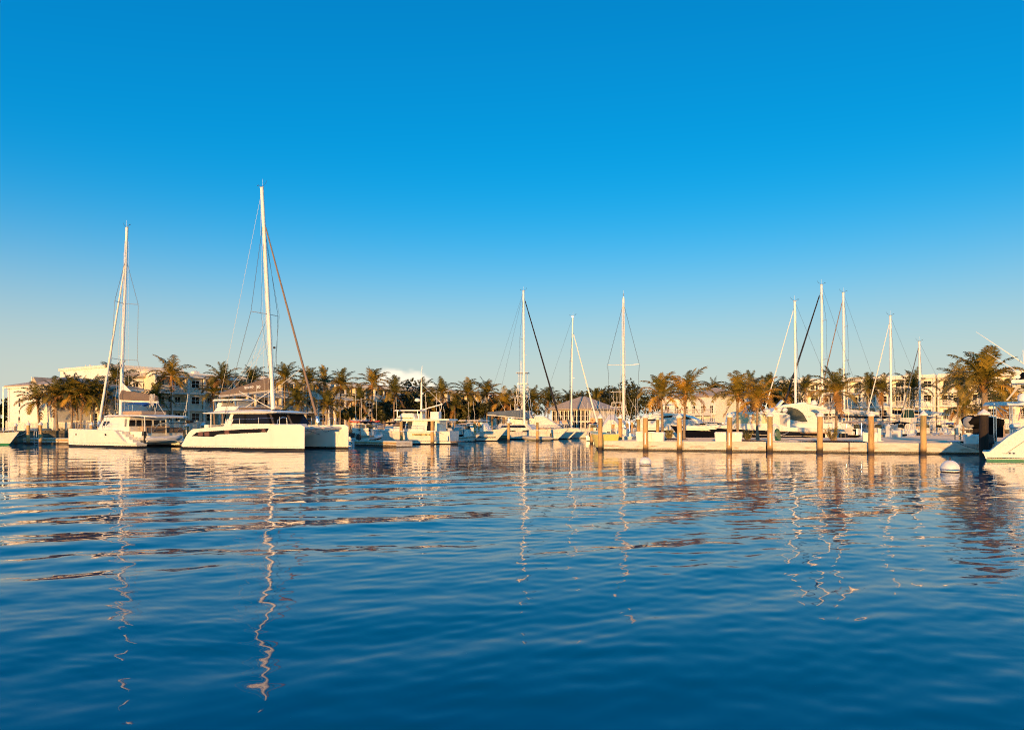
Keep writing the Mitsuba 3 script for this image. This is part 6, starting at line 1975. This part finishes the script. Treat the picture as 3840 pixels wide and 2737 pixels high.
# planting beds and shrubs on the pier
for px, D, r, hgt, lab, mt in ((2510, 74, .75, .95, 'yellow green shrub beside the navy yacht bow', 'leaf_bright'), (2803, 66.5, .62, .9, 'olive shrub right of the dock boxes', 'leaf_mid'), (3122, 63.5, .95, 1.35, 'golden shrub at the foot of the lone pier palm', 'leaf_bright')):
    shrub(lab, px, 0, D, r, hgt, int(px), mt, group='shrubs on the pier')
    k = thing('planting_bed', f'{["dark soil bed under the yellow green shrub", "dark soil bed under the olive shrub", "dark soil bed under the golden shrub"][[2510, 2803, 3122].index(px)]}', 'planting bed', (at(px, D), D, DECK_Z), RZ)
    rr = np.random.default_rng(int(px))
    ang = np.linspace(0, 2 * PI, 18, endpoint=False)
    rad = [r * 1.9 * rr.uniform(.85, 1.1) for _ in ang]
    put(k, 'soil', G().loft([[[1.5 * q * math.cos(a) * f, q * math.sin(a) * f, z] for a, q in zip(ang, rad)] for f, z in ((1, .0), (.96, .05), (.5, .10), (.1, .12))]), 'soil')


def right_boat():
    """the sterns at the right edge: a white motor yacht with rounded quarter, its hardtop and outriggers"""
    D, rz = 47.0, -33.0
    pos = (at(3712, D), D, 0)
    key = thing('motor_yacht', 'near white motor yacht stern with round exhausts cut off by the right edge', 'motor yacht', pos, rz)
    L = 13
    ca, sa = math.cos(math.radians(rz)), math.sin(math.radians(rz))
    # along the near side of the hull, which faces the camera
    s = lambda px: ((px - CX) / F * D - pos[0]) / (ca - (px - CX) / F * sa)
    z = lambda py, px=3760: zat(py, D + s(px) * sa)
    prof = [(s(3685), z(1697)), (s(3688), z(1701)), (s(3697), z(1722)), (L, z(1722)), (L, z(1560)), (s(3900), z(1568)), (s(3868), z(1585)), (s(3840), z(1602)), (s(3784), z(1635)), (s(3740), z(1670)), (s(3714), z(1692)), (s(3709), z(1694))]
    put(key, 'hull', G().prism(prof, 0, 4.2), 'gelcoat', smooth=30)
    put(key, 'bottom_paint', G().box(s(3700), L, .05, 4.15, -.5, z(1722) - .002), 'antifoul_green')
    put(key, 'rub_strake', G().box(s(3702), L, -.03, -.001, z(1719), z(1716)), 'black_gel')
    put(key, 'platform_edge', G().box(s(3684), s(3722), -.02, 4.22, z(1699), z(1695)), 'gelcoat')
    put(key, 'moulding', G().bar([s(3775), -.012, z(1699)], [s(3850), -.012, z(1647)], .03, .045).box(s(3758), s(3778), -.03, -.001, z(1701), z(1699)), 'canvas_grey')
    for px in (3787, 3802):
        q = put(key, 'exhaust', G().lathe([(.03, -.012), (.085, -.012), (.10, 0), (.085, .02), (.05, .02)], 0, 0, 14), 'steel', tw=T().translate([float(s(px)), -.012, float(z(1699))]).rotate([1, 0, 0], 90))
        put(q, 'pipe_mouth', G().cyl(0, 0, .0, .024, .055, n=12), 'rubber_black', tw=T().translate([float(s(px)), -.014, float(z(1699))]).rotate([1, 0, 0], 90))
    put(key, 'tower_column', frustum((s(3975), s(3975) + 1.0, .5, .5), (s(3960), s(3960) + .7, .4, .4), z(1600), z(1438) - .01, .2).move(np.array([[1, 0, 0, 0], [0, 1, 0, 1.3], [0, 0, 1, 0], [0, 0, 0, 1.0]])), 'gelcoat')
    put(key, 'upper_deck', G().box(s(3797), s(3797) + 4.2, .3, 2.3, z(1438), z(1424), .05), 'gelcoat')
    put(key, 'deck_light', G().cyl(0, 0, 0, .05, .13, n=14), 'box_white', tw=T().translate([float(s(3801)), .3, float(z(1431))]).rotate([1, 0, 0], 90))
    put(key, 'flybridge_cover', frustum((s(3806), s(3797) + 2.1, .9, .9), (s(3835), s(3797) + 1.9, .7, .7), z(1424) + .002, z(1396), .3).move(np.array([[1, 0, 0, 0], [0, 1, 0, 1.3], [0, 0, 1, 0], [0, 0, 0, 1.0]])), 'canvas_black', smooth=30)
    put(key, 'cover_badge', G().cyl(0, 0, 0, .03, .13, n=14), 'box_white', tw=T().translate([float(s(3818)), .40, float(z(1414))]).rotate([1, 0, 0], 82))
    g = G()
    for k in range(6):
        g.tube([[s(3774 + k), .9, z(1500)], [s(3800 + 3 * k), .9 + .02 * k, z(1470 - 2 * k)], [s(3818 + 3 * k), .9, z(1440)]], .018, 4)
    put(key, 'line_bundle', g, 'rope_white')
    put(key, 'outrigger', G().tube([[s(3850), .4, z(1372)], [s(3660), .1, z(1238)]], [.04, .010], 5).tube([[s(3850), 3.8, z(1400)], [s(3700), 3.9, z(1300)]], [.03, .008], 5), 'mast_paint')
    flag(key, [s(3838), .25, z(1362)], .55, .42, .92, -.1)


right_boat()


def ttop_boat():
    D = 56.0
    pos = (at(3722, D), D, 0)
    key = thing('console_boat', 'white hardtop boat with striped flag behind the right hand stern', 'motorboat', pos, 6)
    s = lambda px: (px - 3722) / F * D
    z = lambda py: zat(py, D)
    h = Hull(7.5, 2.5, 1.45, 1.0, rake=1.2)
    base_hull(key, h, 'gelcoat')
    put(key, 'hardtop', frustum((s(3716), s(3890), 1.15, 1.1), (s(3722), s(3885), 1.0, 1.0), z(1521), z(1508), .25), 'gelcoat', smooth=30)
    for px in (3758, 3768, 3834):
        for y in (-.8, .8):
            put(key, 'top_post', G().tube([[s(px + 2), y, 1.0], [s(px), y, z(1520)]], .035, 6), 'steel')
    put(key, 'awning_spar', G().bar([s(3695), -.8, z(1516)], [s(3752), -.8, z(1548)], .06, .05).bar([s(3700), -.8, z(1524)], [s(3730), -.8, z(1560)], .04, .03), 'mast_paint')
    put(key, 'fender', G().lathe([(.03, -.42), (.19, -.34), (.21, 0), (.19, .30), (.03, .38)], 0, 0, 12), 'buoy_white', smooth=40, tw=T().translate([float(s(3757)), -1.35, float(z(1598))]).rotate([0, 1, 0], 80))
    put(key, 'fender_line', G().tube([[s(3757), -1.3, z(1590)], [s(3757), -1.2, z(1525)]], .014, 4), 'rope_white')
    put(key, 'console', frustum((s(3800), s(3835), .45, .4), (s(3805), s(3828), .4, .35), .9, 2.0), 'gelcoat', smooth=20)
    flag(key, [s(3812), -.9, z(1585)], .55, .62, .85, .1)
    put(key, 'radome', G().lathe([(.08, z(1506)), (.34, z(1504)), (.36, z(1485)), (.25, z(1477)), (.03, z(1475))], s(3846), 0, 14), 'box_white', smooth=40)
    outboard(key, -.2, .0, .7, 1.2, 'rubber_black')


ttop_boat()


def lift_tender():
    D = 58.0
    key = thing('inflatable_tender', 'black inflatable tender raised on a lift behind the piling painted black for its shade', 'dinghy', (at(3632, D), D, 0), 8)
    s = lambda px: (px - 3632) / F * D
    z = lambda py: zat(py, D)
    for y in (-.62, .62):
        put(key, 'tube', G().tube([[s(3630), y * .35, z(1588)], [s(3640), y * .8, z(1578)], [s(3662), y, z(1573)], [s(3700), y, z(1579)], [s(3743), y, z(1586)]], [.26, .34, .36, .36, .33], 12), 'canvas_black', smooth=50)
    put(key, 'bow_cone', G().ball([s(3633), 0, z(1584)], .38, 2, (.8, 1.5, 1.25)), 'rubber_grey', smooth=True)
    rings = [[[s(px), -.62, z(1578)], [s(px), -.30, z(zb)], [s(px), .30, z(zb)], [s(px), .62, z(1578)]] for px, zb in ((3642, 1600), (3668, 1610), (3680, 1632), (3745, 1640))]
    put(key, 'keel', G().loft(rings), 'black_gel')
    put(key, 'side_skirt', G().box(s(3672), s(3746), -.72, -.66, z(1640), z(1580)), 'canvas_black')
    put(key, 'top_rope', G().tube([[s(3645), -.9, z(1560)], [s(3690), -.95, z(1563)], [s(3738), -.95, z(1571)]], .05, 5), 'box_white')
    put(key, 'lift_sling', G().tube([[s(3645), -.3, z(1560)], [s(3702), 0, z(1538)], [s(3724), -.3, z(1566)]], .03, 5), 'rope_white')
    put(key, 'cradle', G().box(s(3662), s(3668), -.3, .3, DECK_Z, z(1606)).box(s(3728), s(3734), -.4, .4, DECK_Z, z(1636)), 'pile_painted_shade')
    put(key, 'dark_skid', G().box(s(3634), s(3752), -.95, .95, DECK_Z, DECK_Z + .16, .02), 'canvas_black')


lift_tender()
key = thing('sign_mast', 'thin white flagpole mast at the far left behind the green bottomed boat', 'mast', (at(12, 99), 99, LAND_Z))
put(key, 'pole', G().tube([[0, 0, 0], [0, 0, zat(1450, 99) - LAND_Z]], [.09, .06], 7), 'mast_paint')
for pa, Da, za, pb, Db, zb, lab in ((1118, 66.0, 2.2, 1332, 82.0, .62, 'dark mooring line from the big catamaran bow to the short dock'), (1621, 87.0, 1.9, 1700, 90.0, 1.3, 'pale mooring line from the scarred piling to the trawler stern'), (1781, 105.0, 1.6, 1700, 112.0, 1.0, 'slack pale line from the paired pilings to the express boat'),
                                    (2887, 62.5, 1.7, 2960, 88.0, 1.6, 'pale line from the hose side piling to the navy yacht'), (106, 89.0, 1.7, 40, 85.5, 1.2, 'pale line from the left dock piling to the green bottomed boat')):
    ss = np.linspace(0, 1, 12)
    single('mooring_line', G().tube([[lerp(at(pa, Da), at(pb, Db), q), lerp(Da, Db, q), lerp(za, zb, q) - 1.3 * q * (1 - q)] for q in ss], .022, 4), 'rope_dark' if 'dark' in lab else 'rope_white', lab, 'rope', group='mooring lines')
